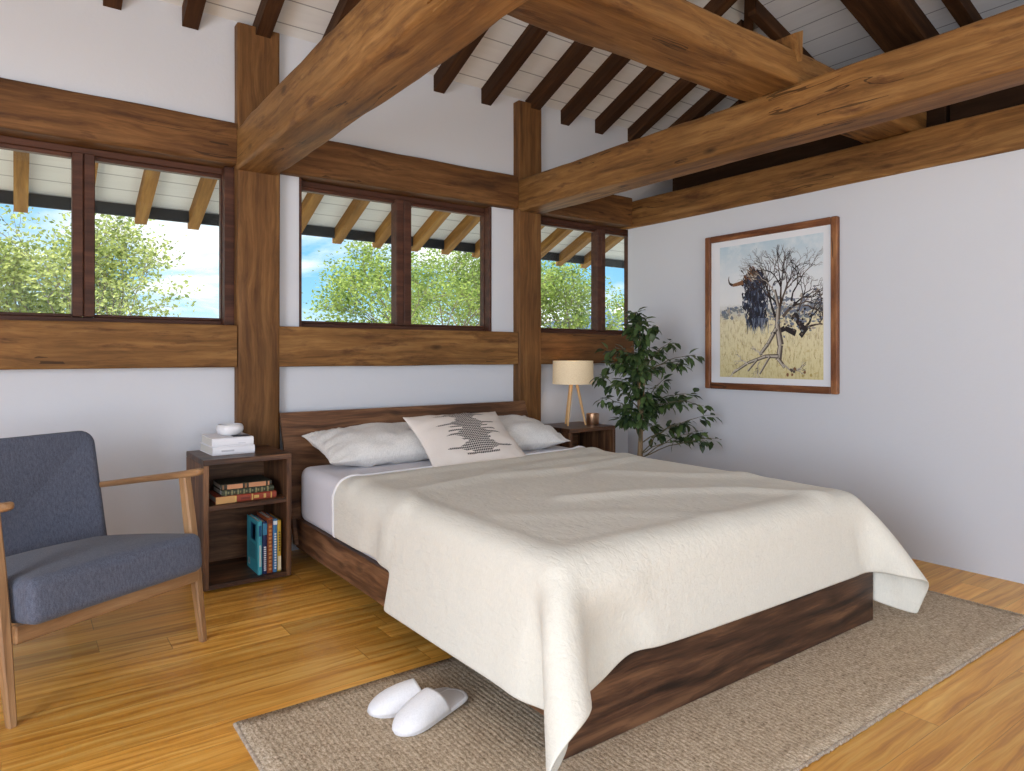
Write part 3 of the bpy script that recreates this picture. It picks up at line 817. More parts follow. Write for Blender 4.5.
# ---- books
def book(name, label, size, loc, rz, cols, group, bands=(), lay='flat', block='side'):
    """size = (spine length, depth, thickness); lies flat with its spine along -Y, or stands upright with the spine facing -Y"""
    Ls, D, Th = size
    e = empty(name, loc, label, 'book', group, rz=rz)
    cm = mat('cover_cloth', cols[0], .55)[0]; sp = [cm] + [mat('cover_print', c, .5)[0] for c in cols[1:]]
    c = MB(); bt = .003
    c.box((-Ls / 2, -D / 2, 0), (Ls / 2, D / 2, bt), .001); c.box((-Ls / 2, -D / 2, Th - bt), (Ls / 2, D / 2, Th), .001)
    # rounded spine
    ring = []
    for x in (-Ls / 2, Ls / 2):
        ring.append([(x, -D / 2 + .004, 0), (x, -D / 2 - .003, Th * .15), (x, -D / 2 - .0055, Th * .5), (x, -D / 2 - .003, Th * .85), (x, -D / 2 + .004, Th), (x, -D / 2 + .006, Th * .5)])
    c.loft(ring)
    pg = MB().box((-Ls / 2 + .004, -D / 2 + .004, bt), (Ls / 2 - .004, D / 2 - .004, Th - bt))
    # printed bands: (along 0..1 start, end, low 0..1, high, colour index, face)
    for (a, b_, l, h, ci, face) in bands:
        xa, xb = -Ls / 2 + a * Ls, -Ls / 2 + b_ * Ls
        if face == 's':
            c.box((xa, -D / 2 - .0062, l * Th), (xb, -D / 2 - .001, h * Th), 0, mi=ci)
        else:
            c.box((xa, -D / 2 + l * D, Th - .001), (xb, -D / 2 + h * D, Th + .0004), 0, mi=ci)
    if lay == 'up':
        Rm = Matrix.Translation(loc) @ Matrix.Rotation(rz, 4, 'Z') @ Matrix(((0, 0, -1, 0), (0, 1, 0, 0), (1, 0, 0, 0), (0, 0, 0, 1)))
    else:
        Rm = Matrix.Translation(loc) @ Matrix.Rotation(rz, 4, 'Z')
    inv = parent_mw(e).inverted()
    for mbb, nm, mm in ((c, 'cover', sp), (pg, 'page_block', M['paper'])):
        mbb.v = [tuple(Rm @ Vector(p)) for p in mbb.v]
        mbb.build(nm, mm, e, smooth=30)
    return e
G1 = 'books lying on the upper nightstand shelf'
gold = (196, 160, 92)
book('shelf_book', 'red and tan old book at the bottom of the flat pile on the nightstand shelf', (.28, .19, .033), (.897, 3.50, .4005), .0,
     [(150, 62, 40), (196, 150, 92), (206, 172, 96), (110, 40, 28)], G1,
     [(0, .30, .02, .98, 1, 's'), (.30, .33, .05, .95, 2, 's'), (.58, .60, .05, .95, 2, 's'), (.62, .70, .3, .7, 2, 's'), (.78, .82, .2, .8, 2, 's'), (.90, .92, .05, .95, 2, 's'), (.40, .55, .3, .6, 3, 's')])
book('shelf_book', 'green banded old book in the middle of the flat pile on the shelf', (.242, .175, .026), (.905, 3.50, .434), .01,
     [(62, 68, 50), (128, 124, 88), (38, 42, 32)], G1, [(.06 + .115 * i, .09 + .115 * i, .05, .95, 1, 's') for i in range(8)] + [(.11 + .115 * i, .13 + .115 * i, .3, .7, 1, 's') for i in range(7)])
book('shelf_book', 'dark book with tan spine labels on top of the flat pile on the shelf', (.235, .175, .027), (.900, 3.502, .4605), -.012,
     [(48, 46, 34), (196, 140, 100), (140, 100, 64)], G1, [(.12, .42, .12, .9, 1, 's'), (.54, .88, .12, .9, 1, 's'), (.46, .50, .1, .9, 2, 's'), (.03, .06, .1, .9, 2, 's'), (.92, .95, .1, .9, 1, 's')])
G2 = 'paperbacks standing on the lower nightstand shelf'
zs = .0345
book('standing_book', 'teal book with printed cover, first of the upright row on the lower shelf', (.258, .19, .021), (.9485 + .021, 3.50, zs + .129), 0,
     [(70, 170, 186), (24, 86, 130), (196, 216, 214), (20, 60, 100), (30, 36, 44)], G2,
     [(.6, .92, .18, .62, 1, 'c'), (.62, .9, .22, .45, 3, 'c'), (.08, .2, .70, .86, 2, 'c'), (.10, .18, .74, .80, 4, 'c')] + [(.26 + .05 * i, .275 + .05 * i, .2, .78, 3, 'c') for i in range(6)] + [(.15, .55, .3, .7, 2, 's'), (.72, .92, .2, .8, 1, 's')], 'up')
book('standing_book', 'navy blue book second in the upright row on the lower shelf', (.252, .18, .022), (.971 + .022, 3.497, zs + .126), 0,
     [(30, 44, 92), (220, 224, 230), (60, 132, 170)], G2, [(.06 + .04 * i, .085 + .04 * i, .25, .75, 1, 's') for i in range(12)] + [(.75, .97, .05, .95, 2, 's')], 'up')
book('standing_book', 'rust orange book in the middle of the upright row on the lower shelf', (.268, .18, .026), (.9945 + .026, 3.497, zs + .134), 0,
     [(150, 76, 34), (206, 144, 82), (96, 44, 22)], G2, [(.05 + .07 * i, .09 + .07 * i, .25, .75, 1, 's') for i in range(12)] + [(.9, .97, .1, .9, 2, 's')], 'up')
book('standing_book', 'light blue book fourth in the upright row on the lower shelf', (.258, .18, .021), (1.0215 + .021, 3.497, zs + .129), 0,
     [(70, 132, 184), (226, 234, 240), (40, 80, 130)], G2, [(.06 + .05 * i, .09 + .05 * i, .3, .7, 1, 's') for i in range(14)] + [(.9, .97, .05, .95, 1, 's')], 'up')
book('standing_book', 'yellow book at the end of the upright row against the side panel', (.25, .18, .018), (1.0435 + .018, 3.497, zs + .125), 0,
     [(206, 172, 62), (70, 66, 54), (236, 226, 190)], G2, [(.4 + .05 * i, .43 + .05 * i, .3, .7, 1, 's') for i in range(8)] + [(.03, .3, .1, .9, 2, 's')], 'up')
G3 = 'white books on the nightstand top'
book('white_book', 'lower thick white book on the nightstand beside the armchair', (.198, .25, .040), (.860, 3.632, NZ + .0005), .03, [(232, 232, 236), (190, 190, 196)], G3, [(.2, .5, .4, .6, 1, 's')])
book('white_book', 'upper thick white book under the ceramic bowl', (.194, .245, .041), (.860, 3.632, NZ + .041), .0, [(234, 234, 238), (198, 198, 204), (46, 54, 72)], G3, [(.62, .8, .3, .36, 1, 's'), (.55, .98, .1, .42, 2, 'c')])
bw = MB().lathe([(.02, .0), (.040, .001), (.048, .004), (.060, .015), (.065, .028), (.064, .042), (.058, .054), (.053, .055), (.057, .043), (.057, .03), (.045, .014), (.01, .009)], (.875, 3.632, NZ + .0825), 40).build('ceramic_bowl', M['white_gloss'], smooth=180)
tag(bw, 'small white glazed bowl on the stack of white books', 'bowl')

# ------------------------------------------------------------------ LAMP, CANDLE
lx, ly = 3.135, 3.60
lamp = empty('table_lamp', (lx, ly, NZ), 'lit table lamp with linen drum shade on three pale wooden legs', 'lamp')
sh = MB(); n = 48
prof = [(.141, .285), (.1425, .2855), (.140, .446), (.1385, .446), (.1385, .445), (.141, .287)]
sh.loft([[(lx + r * math.cos(2 * math.pi * j / n), ly + r * math.sin(2 * math.pi * j / n), NZ + z) for j in range(n)] for r, z in prof], closed=True).build('lamp_shade', M['shade'], lamp, smooth=60)
for k, a in enumerate((205, 320, 85)):
    a = math.radians(a)
    MB().tube([(lx + .018 * math.cos(a), ly + .018 * math.sin(a), NZ + .325), (lx + .045 * math.cos(a), ly + .045 * math.sin(a), NZ + .2), (lx + .088 * math.cos(a), ly + .088 * math.sin(a), NZ + .001)], [.0105, .010, .007], 12).build('leg', M['pale_oak'], lamp)
MB().lathe([(.028, .318), (.03, .322), (.03, .334), (.018, .338), (.018, .37)], (lx, ly, NZ), 24).build('lamp_holder', M['pale_oak'], lamp)
MB().lathe([(.004, .37), (.02, .378), (.028, .395), (.026, .412), (.014, .424), (.002, .427)], (lx, ly, NZ), 20).build('bulb', M['bulb'], lamp, smooth=180)
MB().tube([(lx, ly, NZ + .32), (lx + .006, ly + .01, NZ + .2), (lx + .004, ly + .03, NZ + .06), (lx + .01, ly + .06, NZ + .006), (lx + .06, ly + .13, NZ + .004)], .0022, 8).build('cord', M['cord'], lamp)
ca = empty('candle_holder', (3.292, 3.57, NZ), 'small brushed copper candle cup beside the lamp', 'candle holder')
MB().lathe([(.03, 0), (.044, 0), (.046, .003), (.046, .072), (.044, .074), (.042, .072), (.042, .012), (.02, .010)], (3.292, 3.57, NZ + .0005), 40).build('cup', M['copper'], ca)
MB().lathe([(.002, .012), (.0405, .012), (.0405, .052), (.002, .050)], (3.292, 3.57, NZ), 30).build('candle', M['wax'], ca)

# ------------------------------------------------------------------ ARMCHAIR
CHX = Matrix.Translation((.286, 2.667, 0)) @ Matrix.Rotation(math.atan2(.474, .880), 4, 'Z')
chair = empty('armchair', (.286, 2.667, 0), 'charcoal wool lounge chair with oak frame in front of the window wall', 'armchair', rz=math.atan2(.474, .880))
def cbuild(mb, name, m, **k):
    mb.v = [tuple(CHX @ Vector(p)) for p in mb.v]
    if 'axis' in k and k['axis'] is not None: k['axis'] = tuple(CHX.to_3x3() @ Vector(k['axis']))
    return mb.build(name, m, chair, **k)
def oct_ring(c, hx, hy, u=Vector((1, 0, 0)), w=Vector((0, 1, 0)), ch=.35):
    c = Vector(c); b_ = min(hx, hy) * ch
    pr = [(hx, -hy + b_), (hx, hy - b_), (hx - b_, hy), (-hx + b_, hy), (-hx, hy - b_), (-hx, -hy + b_), (-hx + b_, -hy), (hx - b_, -hy)]
    return [c + u * p[0] + w * p[1] for p in pr]
for sgn in (-1, 1):
    # front leg leaning back towards the arm
    rings = []
    for z, y, hx, hy in ((0, .0, .011, .012), (.02, .003, .0125, .0135), (.30, .048, .018, .020), (.45, .073, .0185, .021), (.632, .103, .017, .018)):
        rings.append(oct_ring((sgn * .337, y, z), hx, hy))
    cbuild(MB().loft(rings), 'leg', M['oak'], axis=(0, .16, 1))
    # back leg leaning rearwards, carries the arm
    rings = []
    for z, y, hx, hy in ((0, .80, .011, .012), (.25, .725, .017, .019), (.40, .68, .018, .02), (.545, .64, .015, .016)):
        rings.append(oct_ring((sgn * .325, y, z), hx, hy))
    cbuild(MB().loft(rings), 'leg', M['oak'], axis=(0, -.2, 1))
    # arm: flat rail, rounded at the front
    rings = []; 
    for k, (y, z, hx, hz) in enumerate(((.010, .651, .008, .007), (.016, .6505, .017, .012), (.03, .648, .021, .0145), (.1, .634, .022, .0145), (.3, .603, .021, .013), (.5, .570, .019, .0125), (.66, .544, .017, .0125), (.70, .537, .016, .012))):
        n = 16; rings.append([(sgn * .337 + hx * math.copysign(abs(math.cos(q)) ** .6, math.cos(q)), y, z + hz * math.copysign(abs(math.sin(q)) ** .6, math.sin(q))) for q in [2 * math.pi * j / n + .01 for j in range(n)]])
    cbuild(MB().loft(rings), 'arm', M['oak'], axis=(0, 1, -.16))
    # side rail under the seat
    mb = MB(); R = Matrix.Translation((sgn * .325, .40, .245)) @ Matrix.Rotation(-.10, 4, 'X')
    mb.box((-.011, -.35, -.022), (.011, .33, .022), .004, R); cbuild(mb, 'side_rail', M['oak'], axis=(0, 1, 0))
mb = MB().box((-.322, .004, .234), (.322, .034, .288), .004); cbuild(mb, 'front_rail', M['oak'], axis=(1, 0, 0))
mb = MB().box((-.31, .70, .20), (.31, .722, .245), .004); cbuild(mb, 'rear_rail', M['oak'], axis=(1, 0, 0))
mb = MB().box((-.31, .655, .50), (.31, .677, .55), .004); cbuild(mb, 'back_rail', M['oak'], axis=(1, 0, 0))
# seat cushion
def cushion(Wd, D, Th, r, crown=0.0, nu=26, nv=26):
    mb = rbox((-Wd / 2, -D / 2, -Th / 2), (Wd / 2, D / 2, Th / 2), r, 6)
    out = []
    for p in mb.v:
        u, v = p[0] / (Wd / 2), p[1] / (D / 2)
        k = (1 - min(1, u * u)) * (1 - min(1, v * v))
        out.append((p[0], p[1], p[2] + crown * k * (1 if p[2] > 0 else .15)))
    mb.v = out
    return mb
sc_ = cushion(.616, .62, .142, .032, .03)
R = Matrix.Translation((0, .262, .320)) @ Matrix.Rotation(math.radians(-7.5), 4, 'X')
sc_.v = [tuple(R @ Vector(p)) for p in sc_.v]
cbuild(sc_, 'seat_cushion', M['charcoal'], smooth=180)
# back cushion: slab with rounded upper corners
mb = MB(); Wd, Hh, Th = .665, .545, .105; rc = .06
outl = []
for (cx_, cz_, a0) in ((Wd / 2 - rc, Hh - rc, 0), (-Wd / 2 + rc, Hh - rc, 90), (-Wd / 2 + .02, .02, 180), (Wd / 2 - .02, .02, 270)):
    rr_ = rc if cz_ > .1 else .02
    for k in range(7):
        q = math.radians(a0 + 15 * k); outl.append((cx_ + rr_ * math.cos(q), cz_ + rr_ * math.sin(q), math.cos(q), math.sin(q)))
rings = []
for (yy, ins) in ((0.012, .06), (.004, .03), (.004, .012), (.012, .003), (.022, 0), (Th - .022, 0), (Th - .010, .004), (Th - .002, .014), (Th, .05)):
    rings.append([(p[0] - p[2] * ins, yy, p[1] - p[3] * ins) for p in outl])
mb.loft(rings)
R = Matrix.Translation((0, .53, .255)) @ Matrix.Rotation(math.radians(-12), 4, 'X')
mb.v = [tuple(R @ Vector(p)) for p in mb.v]
cbuild(mb, 'back_cushion', M['charcoal'], smooth=80)

# ------------------------------------------------------------------ RUG + SLIPPERS
rug = empty('area_rug', (1.97, 1.57, 0), 'flat taupe woven rug under the foot of the bed', 'rug')
x0, x1, y0, y1 = .530, 3.418, 1.021, 2.125
mb = MB(); nxr = 60
vs = []; n2 = 24
for i in range(nxr + 1):
    for j in range(n2 + 1):
        x = x0 + (x1 - x0) * i / nxr; y = y0 + (y1 - y0) * j / n2
        if j in (0, n2): y += .004 * mnoise.noise(Vector((x * 3, j, 0)))
        if i in (0, nxr): x += .004 * mnoise.noise(Vector((y * 3, i, 4)))
        vs.append((x, y, .010 + .0012 * mnoise.noise(Vector((x * 4, y * 4, 1)))))
fs = [(i * (n2 + 1) + j, (i + 1) * (n2 + 1) + j, (i + 1) * (n2 + 1) + j + 1, i * (n2 + 1) + j + 1) for i in range(nxr) for j in range(n2)]
mb.add(vs, fs); ro = mb.build('pile', M['rug'], rug)
so = ro.modifiers.new('thick', 'SOLIDIFY'); so.thickness = .009; so.offset = -1
mb = MB()
k = 0
random.seed(3)
y = y0
for xx in (x0, x1):
    yy = y0
    while yy < y1:
        d = random.uniform(.006, .010); mb.box((xx - (.010 if xx == x0 else .002), yy, .001), (xx + (.002 if xx == x0 else .010), yy + d * .85, .0095 + random.uniform(0, .0015)), .002); yy += d
xx = x0
while xx < x1:
    d = random.uniform(.007, .012); mb.box((xx, y0 - .006 - random.uniform(0, .004), .001), (xx + d * .88, y0 + .003, .0105 + random.uniform(0, .002)), .003); xx += d
mb.build('edge_binding', M['rug_edge'], rug, smooth=60)

def slipper(label, toe, direc, lift):
    L, Wd = .285, .104
    e = empty('slipper', (toe[0], toe[1], .0115), label, 'slipper', rz=direc)
    def half(s):                     # outline half width, s 0 toe .. 1 heel
        s = min(max(s, 0), 1)
        return Wd / 2 * (1 - (1 - min(s / .28, 1)) ** 2.4) ** .55 * (1 - .20 * max(0, (s - .3)) ) * ((1 - (max(0, (s - .86) / .14)) ** 2.6) ** .5 if s > .86 else 1)
    ss_ = [0, .004, .015, .04, .08, .13, .2, .3, .4, .5, .6, .7, .8, .86, .91, .95, .98, .995, 1.0]
    outl = [(s * L, half(s)) for s in ss_] + [(s * L, -half(s)) for s in ss_[::-1][1:-1]]
    R = Matrix.Translation((toe[0], toe[1], .0115)) @ Matrix.Rotation(direc, 4, 'Z') @ Matrix.Rotation(-lift, 4, 'Y')
    def b_(mb, nm, m, **k):
        mb.v = [tuple(R @ Vector(p)) for p in mb.v]; return mb.build(nm, m, e, **k)
    mb = MB(); rings = []
    cx_ = L * .5
    for z, k in ((0, .95), (.003, .99), (.008, 1.0), (.012, .985), (.0135, .94)):
        rings.append([(cx_ + (p[0] - cx_) * k, p[1] * k, z) for p in outl])
    mb.loft(rings); b_(mb, 'sole', M['terry'], smooth=60)
    mb = MB(); mb.loft([[(cx_ + (p[0] - cx_) * k, p[1] * k, z) for p in outl] for z, k in ((.0136, .90), (.0152, .86))]); b_(mb, 'insole', M['insole'], smooth=60)
    mb = MB(); vs = []; nu, nv = 20, 16; end = .57
    for i in range(nu + 1):
        s0 = (i / nu)
        for j in range(nv + 1):
            a = math.pi * j / nv
            cs = math.cos(a); sn = math.sin(a)
            s = s0 * (end - .10 * (1 - sn) * -1 - .05)        # opening sweeps back at the sides
            hw = half(max(s, .0005)) * 1.0
            hgt = .006 + .060 * (1 - (1 - min(1, s / .55)) ** 1.9) ** .75
            vs.append((s * L, hw * math.copysign(abs(cs) ** .85, cs), .008 + hgt * sn ** .8))
    fs = [(i * (nv + 1) + j, (i + 1) * (nv + 1) + j, (i + 1) * (nv + 1) + j + 1, i * (nv + 1) + j + 1) for i in range(nu) for j in range(nv)]
    mb.add(vs, fs); up = b_(mb, 'upper', M['terry'], smooth=180)
    so = up.modifiers.new('thick', 'SOLIDIFY'); so.thickness = .004; so.offset = 0
    return e
slipper('white towelling slipper lying half across its pair, nearer the bed foot', (.878, 1.772), math.radians(17), .040)
slipper('white towelling slipper with its heel tucked under the other one', (.862, 1.930), math.radians(-11), 0.0)

# ------------------------------------------------------------------ PICTURE
pic = empty('framed_picture', (XR, 2.603, 1.39), 'framed watercolour of a dark horned animal behind a bare tree, on the white wall', 'picture')
pa, pb, pz0, pz1 = 2.120, 3.070, .869, 1.915; fw = .042; xf = XR - .036
for (nm, y0, y1, z0, z1, ax) in (('a', pa, pa + fw, pz0, pz1, (0, 0, 1)), ('b', pb - fw, pb, pz0, pz1, (0, 0, 1)), ('c', pa + fw, pb - fw, pz0, pz0 + fw, (0, 1, 0)), ('d', pa + fw, pb - fw, pz1 - fw, pz1, (0, 1, 0))):
    bx('frame_member', (xf, y0, z0), (XR - .001, y1, z1), M['picture_wood'], pic, bev=.006, axis=ax)
M['mat_board'] = mat('mat_board', (226, 228, 232), .85)[0]
bx('mat_board', (XR - .014, pa + fw - .004, pz0 + fw - .004), (XR - .006, pb - fw + .004, pz1 - fw + .004), M['mat_board'], pic, bev=0)
# the print: paper plane plus layered paint strokes (it is flat)
AY0, AZ0, AW, AH = 2.957, .951, .742, .882
m, t, b = mat('watercolour_paper', (220, 215, 190), .85)
at = t.n('ShaderNodeAttribute', {'attribute_name': 'grain'}).outputs['Vector']
s = t.n('ShaderNodeSeparateXYZ', Vector=at)
u, v = s.outputs['X'], s.outputs['Y']
n1 = t.noise(t.vmap(at, (4, 4, 1)), 1.4, 5, .65); n2 = t.noise(t.vmap(at, (9, 22, 1)), 1.5, 5, .7); n3 = t.noise(t.vmap(at, (60, 18, 1)), 1.0, 4, .7)
vh = t.math('ADD', v, t.math('MULTIPLY', t.math('SUBTRACT', n2, .5), .12))
c = t.ramp(vh, [(0, lin((210, 200, 150))), (.18, lin((226, 216, 172))), (.42, lin((230, 222, 188))), (.50, lin((196, 196, 186))), (.56, lin((230, 232, 232))), (.74, lin((222, 228, 232))), (1, lin((184, 206, 218)))])
cloud = t.mix(t.math('MULTIPLY', t.math('SUBTRACT', n1, .48, clamp=True), 3.0, clamp=True), c, lin((232, 235, 236)))
lowm = t.math('LESS_THAN', vh, .47)
grass = t.mix(t.math('MULTIPLY', t.math('SUBTRACT', n3, .5, clamp=True), 4.0, clamp=True), c, lin((168, 146, 86)))
grass = t.mix(t.math('MULTIPLY', t.math('SUBTRACT', n2, .56, clamp=True), 5.0, clamp=True), grass, lin((190, 168, 100)))
t.put(b.inputs['Base Color'], t.mix(lowm, cloud, grass))
pal = [m] + [mat('paint', c, .85)[0] for c in ((30, 32, 44), (58, 66, 88), (112, 122, 140), (58, 40, 28), (128, 88, 58), (170, 162, 150), (92, 80, 72), (40, 34, 36), (200, 190, 176), (120, 128, 132), (176, 158, 96), (206, 186, 126))]
art = MB(); auv = []; R_ = random.Random(11); depth = [0]
def apoly(pts, ci):
    depth[0] += 1
    x = XR - .0146 - depth[0] * 4e-7
    base = len(art.v)
    art.add([(x, AY0 - p[0] * AW, AZ0 + p[1] * AH) for p in pts], [tuple(range(len(pts)))], ci)
    auv.extend([(p[0], p[1], 0) for p in pts])
apoly([(0, 0), (1, 0), (1, 1), (0, 1)], 0)
def clampa(p): return (min(max(p[0], .003), .997), min(max(p[1], .003), .997))
def stroke(p, q, w0, w1, ci):
    p, q = clampa(p), clampa(q)
    dx, dy = q[0] - p[0], q[1] - p[1]; L_ = math.hypot(dx, dy) or 1e-6; nx_, ny_ = -dy / L_, dx / L_
    pts = [(p[0] + nx_ * w0, p[1] + ny_ * w0), (p[0] - nx_ * w0, p[1] - ny_ * w0), (q[0] - nx_ * w1, q[1] - ny_ * w1), (q[0] + nx_ * w1, q[1] + ny_ * w1)]
    apoly([clampa(z) for z in pts], ci)
def blob(c, rx, ry, ci, n=9, jag=.3):
    apoly([clampa((c[0] + rx * math.cos(k * 6.283 / n) * R_.uniform(1 - jag, 1 + jag), c[1] + ry * math.sin(k * 6.283 / n) * R_.uniform(1 - jag, 1 + jag))) for k in range(n)], ci)
for _ in range(90):                                   # distant bushes, left and right
    a = R_.choice((R_.uniform(0, .24), R_.uniform(.6, 1))); blob((a, R_.gauss(.50, .025)), R_.uniform(.008, .022), R_.uniform(.005, .016), R_.choice((3, 10, 10, 6)))
for _ in range(150):                                  # dry grass
    a, z = R_.uniform(0, 1), R_.uniform(.01, .42); stroke((a, z), (a + R_.uniform(-.02, .02), z + R_.uniform(.02, .05)), .0016, .0005, R_.choice((11, 11, 12, 5)))
for _ in range(200):
    blob((R_.uniform(.5, 1), R_.gauss(.50, .07)), R_.uniform(.006, .02), R_.uniform(.004, .014), R_.choice((3, 6, 10, 3)), 7, .5)
for _ in range(90):
    zz = R_.uniform(.44, .78); blob((R_.gauss(.376, .055), zz), R_.uniform(.015, .035), R_.uniform(.015, .035), R_.choice((1, 2, 1, 8)), 9, .5)
for _ in range(700):                                  # body of the animal: brush dabs
    zz = R_.uniform(.40, .80); f = (zz - .40) / .4
    cxm = .378 - .02 * f; hw = .15 * (1 - (2 * f - 1) ** 2 * .45)
    a = R_.gauss(cxm, hw * .42)
    if abs(a - cxm) > hw: continue
    stroke((a, zz), (a + R_.uniform(-.02, .02), zz - R_.uniform(.02, .06)), R_.uniform(.003, .010), .001, R_.choices((1, 2, 3, 8), (6, 4, 1, 2))[0])
for _ in range(45):
    a = R_.gauss(.31, .035); zz = R_.gauss(.775, .025); stroke((a, zz), (a + .03, zz - .03), .006, .002, R_.choice((5, 4, 6, 5)))
for _ in range(60):                                   # legs and shadow breaking into the grass
    a = R_.uniform(.30, .50); stroke((a, .44), (a + R_.uniform(-.03, .03), .33 + R_.uniform(-.01, .06)), .005, .001, R_.choice((1, 2, 3, 3)))
blob((.37, .745), .03, .016, 9, 8); blob((.40, .73), .04, .02, 2, 8)
hp = [(.25, .715), (.19, .705), (.14, .70), (.105, .715), (.095, .745), (.10, .77)]
for k, (p, q) in enumerate(zip(hp[:-1], hp[1:])): stroke(p, q, .017 - .003 * k, .014 - .003 * k, 5 if k < 2 else 4)
def branch(p, a, L_, w, dep, cis):
    q = (p[0] + math.cos(a) * L_, p[1] + math.sin(a) * L_ * .84)
    mid = ((p[0] + q[0]) / 2 + R_.uniform(-.012, .012), (p[1] + q[1]) / 2 + R_.uniform(-.012, .012))
    ci = R_.choice(cis)
    if 0 < q[0] < 1.02 and -.02 < q[1] < 1.0:
        stroke(p, mid, w, w * .86, ci); stroke(mid, q, w * .86, w * .7, ci)
    else: return
    if dep == 0: return
    for s_ in range(R_.choice((2, 2, 3))):
        branch(q, a + R_.uniform(-.75, .75), L_ * R_.uniform(.62, .9), w * .62, dep - 1, cis)
dk = (8, 7, 4, 8); lt = (6, 9, 7, 6)
for (p, a, L_, w, d) in (((.57, .44), 1.9, .13, .012, 5), ((.60, .46), 1.3, .14, .014, 5), ((.64, .44), .75, .13, .013, 5), ((.72, .42), .9, .12, .012, 5), ((.84, .36), 1.0, .11, .010, 5), ((.60, .5), 2.2, .14, .009, 5), ((.62, .52), 1.55, .16, .010, 5), ((.86, .36), .25, .08, .008, 4), ((.72, .55), 1.2, .13, .008, 5)):
    branch(p, a, L_, w, d, dk)
for (a, b_, w) in (((.84, .33), (.74, .46), .026), ((.76, .32), (.66, .36), .022), ((.80, .30), (.86, .36), .02), ((.66, .36), (.58, .33), .02)): stroke(a, b_, w, w * .8, 8)
for (a, b_, w) in (((.60, .13), (.62, .24), .024), ((.62, .24), (.59, .38), .026), ((.59, .38), (.60, .52), .020), ((.60, .52), (.565, .64), .012), ((.58, .36), (.50, .25), .016), ((.50, .25), (.42, .17), .014), ((.60, .16), (.48, .16), .014), ((.48, .16), (.30, .11), .012), ((.30, .11), (.14, .03), .010), ((.60, .14), (.66, .08), .014), ((.40, .14), (.30, .05), .008), ((.52, .16), (.42, .03), .008)):
    w *= 1.2; stroke(a, b_, w, w * .8, 7); stroke((a[0] - .006, a[1]), (b_[0] - .006, b_[1]), w * .5, w * .4, 6); stroke((a[0] - .010, a[1]), (b_[0] - .010, b_[1]), w * .2, w * .15, 9)
for (p, a, L_, w) in (((.20, .06), 3.6, .06, .006), ((.3, .1), 2.6, .06, .006), ((.45, .16), 2.4, .05, .006), ((.64, .1), -.6, .08, .008), ((.56, .62), 2.2, .1, .006), ((.42, .12), -1.9, .06, .006)): branch(p, a, L_, w, 3, lt)
for _ in range(70):
    blob((R_.gauss(.78, .10), R_.gauss(.42, .06)), .012, .008, R_.choice((3, 7, 8, 10)), 6)
for _ in range(9): blob((R_.gauss(.78, .06), R_.gauss(.05, .015)), .012, .012, R_.choice((7, 5, 11)), 6)
art.build('print', pal, pic, smooth=0, uv=auv)

# ------------------------------------------------------------------ FIG TREE
px_, py_ = 3.30, 3.12
fig = empty('potted_fig_tree', (px_, py_, 0), 'leafy weeping fig tree with a pale trunk in the corner behind the bed', 'plant')
MB().lathe([(.10, 0), (.115, .002), (.145, .24), (.15, .25), (.142, .25), (.136, .22), (.02, .218)], (px_, py_, 0), 36).build('pot', M['pot'], fig)
MB().lathe([(.002, .222), (.135, .222), (.135, .19), (.002, .19)], (px_, py_, 0), 30).build('soil', M['soil'], fig)
tr = MB(); R_ = random.Random(4)
trunk = [(px_, py_, .2), (px_ - .01, py_ + .005, .4), (px_ + .005, py_, .62), (px_ - .012, py_ + .01, .85), (px_ + .0, py_ + .0, 1.05), (px_ - .01, py_ - .0, 1.22), (px_ - .02, py_ - .02, 1.34)]
tr.tube(trunk, [.017, .015, .013, .011, .009, .007, .004], 10)
tr.tube([(px_ + .015, py_ + .02, .2), (px_ + .02, py_ + .01, .45), (px_ - .005, py_ - .012, .66), (px_ + .02, py_ - .01, .9), (px_ + .05, py_ - .01, 1.1)], [.010, .009, .008, .007, .004], 8)
tr.build('trunk', M['fig_bark'], fig, axis=(0, 0, 1))
targets = [(3.19, 3.06, 1.385), (3.28, 3.1, 1.20), (3.30, 3.05, .90), (3.22, 3.10, .72), (3.36, 3.08, .80), (3.14, 3.14, .70), (3.20, 3.05, 1.05), (2.999, 3.184, .846), (3.067, 3.274, .989), (3.069, 3.193, 1.055), (3.172, 3.225, 1.165), (3.257, 3.174, 1.297), (3.157, 2.99, 1.331), (3.218, 2.922, 1.305), (3.541, 3.065, 1.213), (3.493, 2.835, 1.119), (3.424, 2.874, 1.056), (3.696, 3.025, .85), (3.598, 2.856, .796), (3.762, 2.904, .72), (3.662, 2.811, .576), (3.579, 2.946, .542), (3.392, 3.08, .641), (3.342, 3.165, 1.001), (3.456, 3.05, .968), (3.157, 2.99, .788), (3.561, 3.014, .669), (3.634, 2.884, .623), (3.129, 3.118, .813), (3.047, 3.054, .957), (3.43, 3.158, 1.167), (3.242, 3.114, 1.132), (3.149, 3.295, 1.166), (3.488, 3.122, .799)]
br = MB(); lf = MB(); luv = []
def leaf(mb, uv, base, d, up, L_, w_, tone):
    d = d.normalized(); side = d.cross(up)
    if side.length < 1e-3: side = d.cross(Vector((1, .2, .1)))
    side.normalize(); n_ = side.cross(d).normalized()
    q = [base, base + d * L_ * .3 + side * w_ * .5 + n_ * w_ * .12, base + d * L_ * .65 + side * w_ * .42 + n_ * w_ * .08 - n_ * L_ * .03, base + d * L_ - n_ * L_ * .16,
         base + d * L_ * .65 - side * w_ * .42 + n_ * w_ * .08 - n_ * L_ * .03, base + d * L_ * .3 - side * w_ * .5 + n_ * w_ * .12, base + d * L_ * .33, base + d * L_ * .66 - n_ * L_ * .05]
    mb.add(q, [(0, 1, 6), (1, 2, 7, 6), (2, 3, 7), (0, 6, 5), (6, 7, 4, 5), (7, 3, 4)])
    uv.extend([(tone, 0, 0)] * 8)
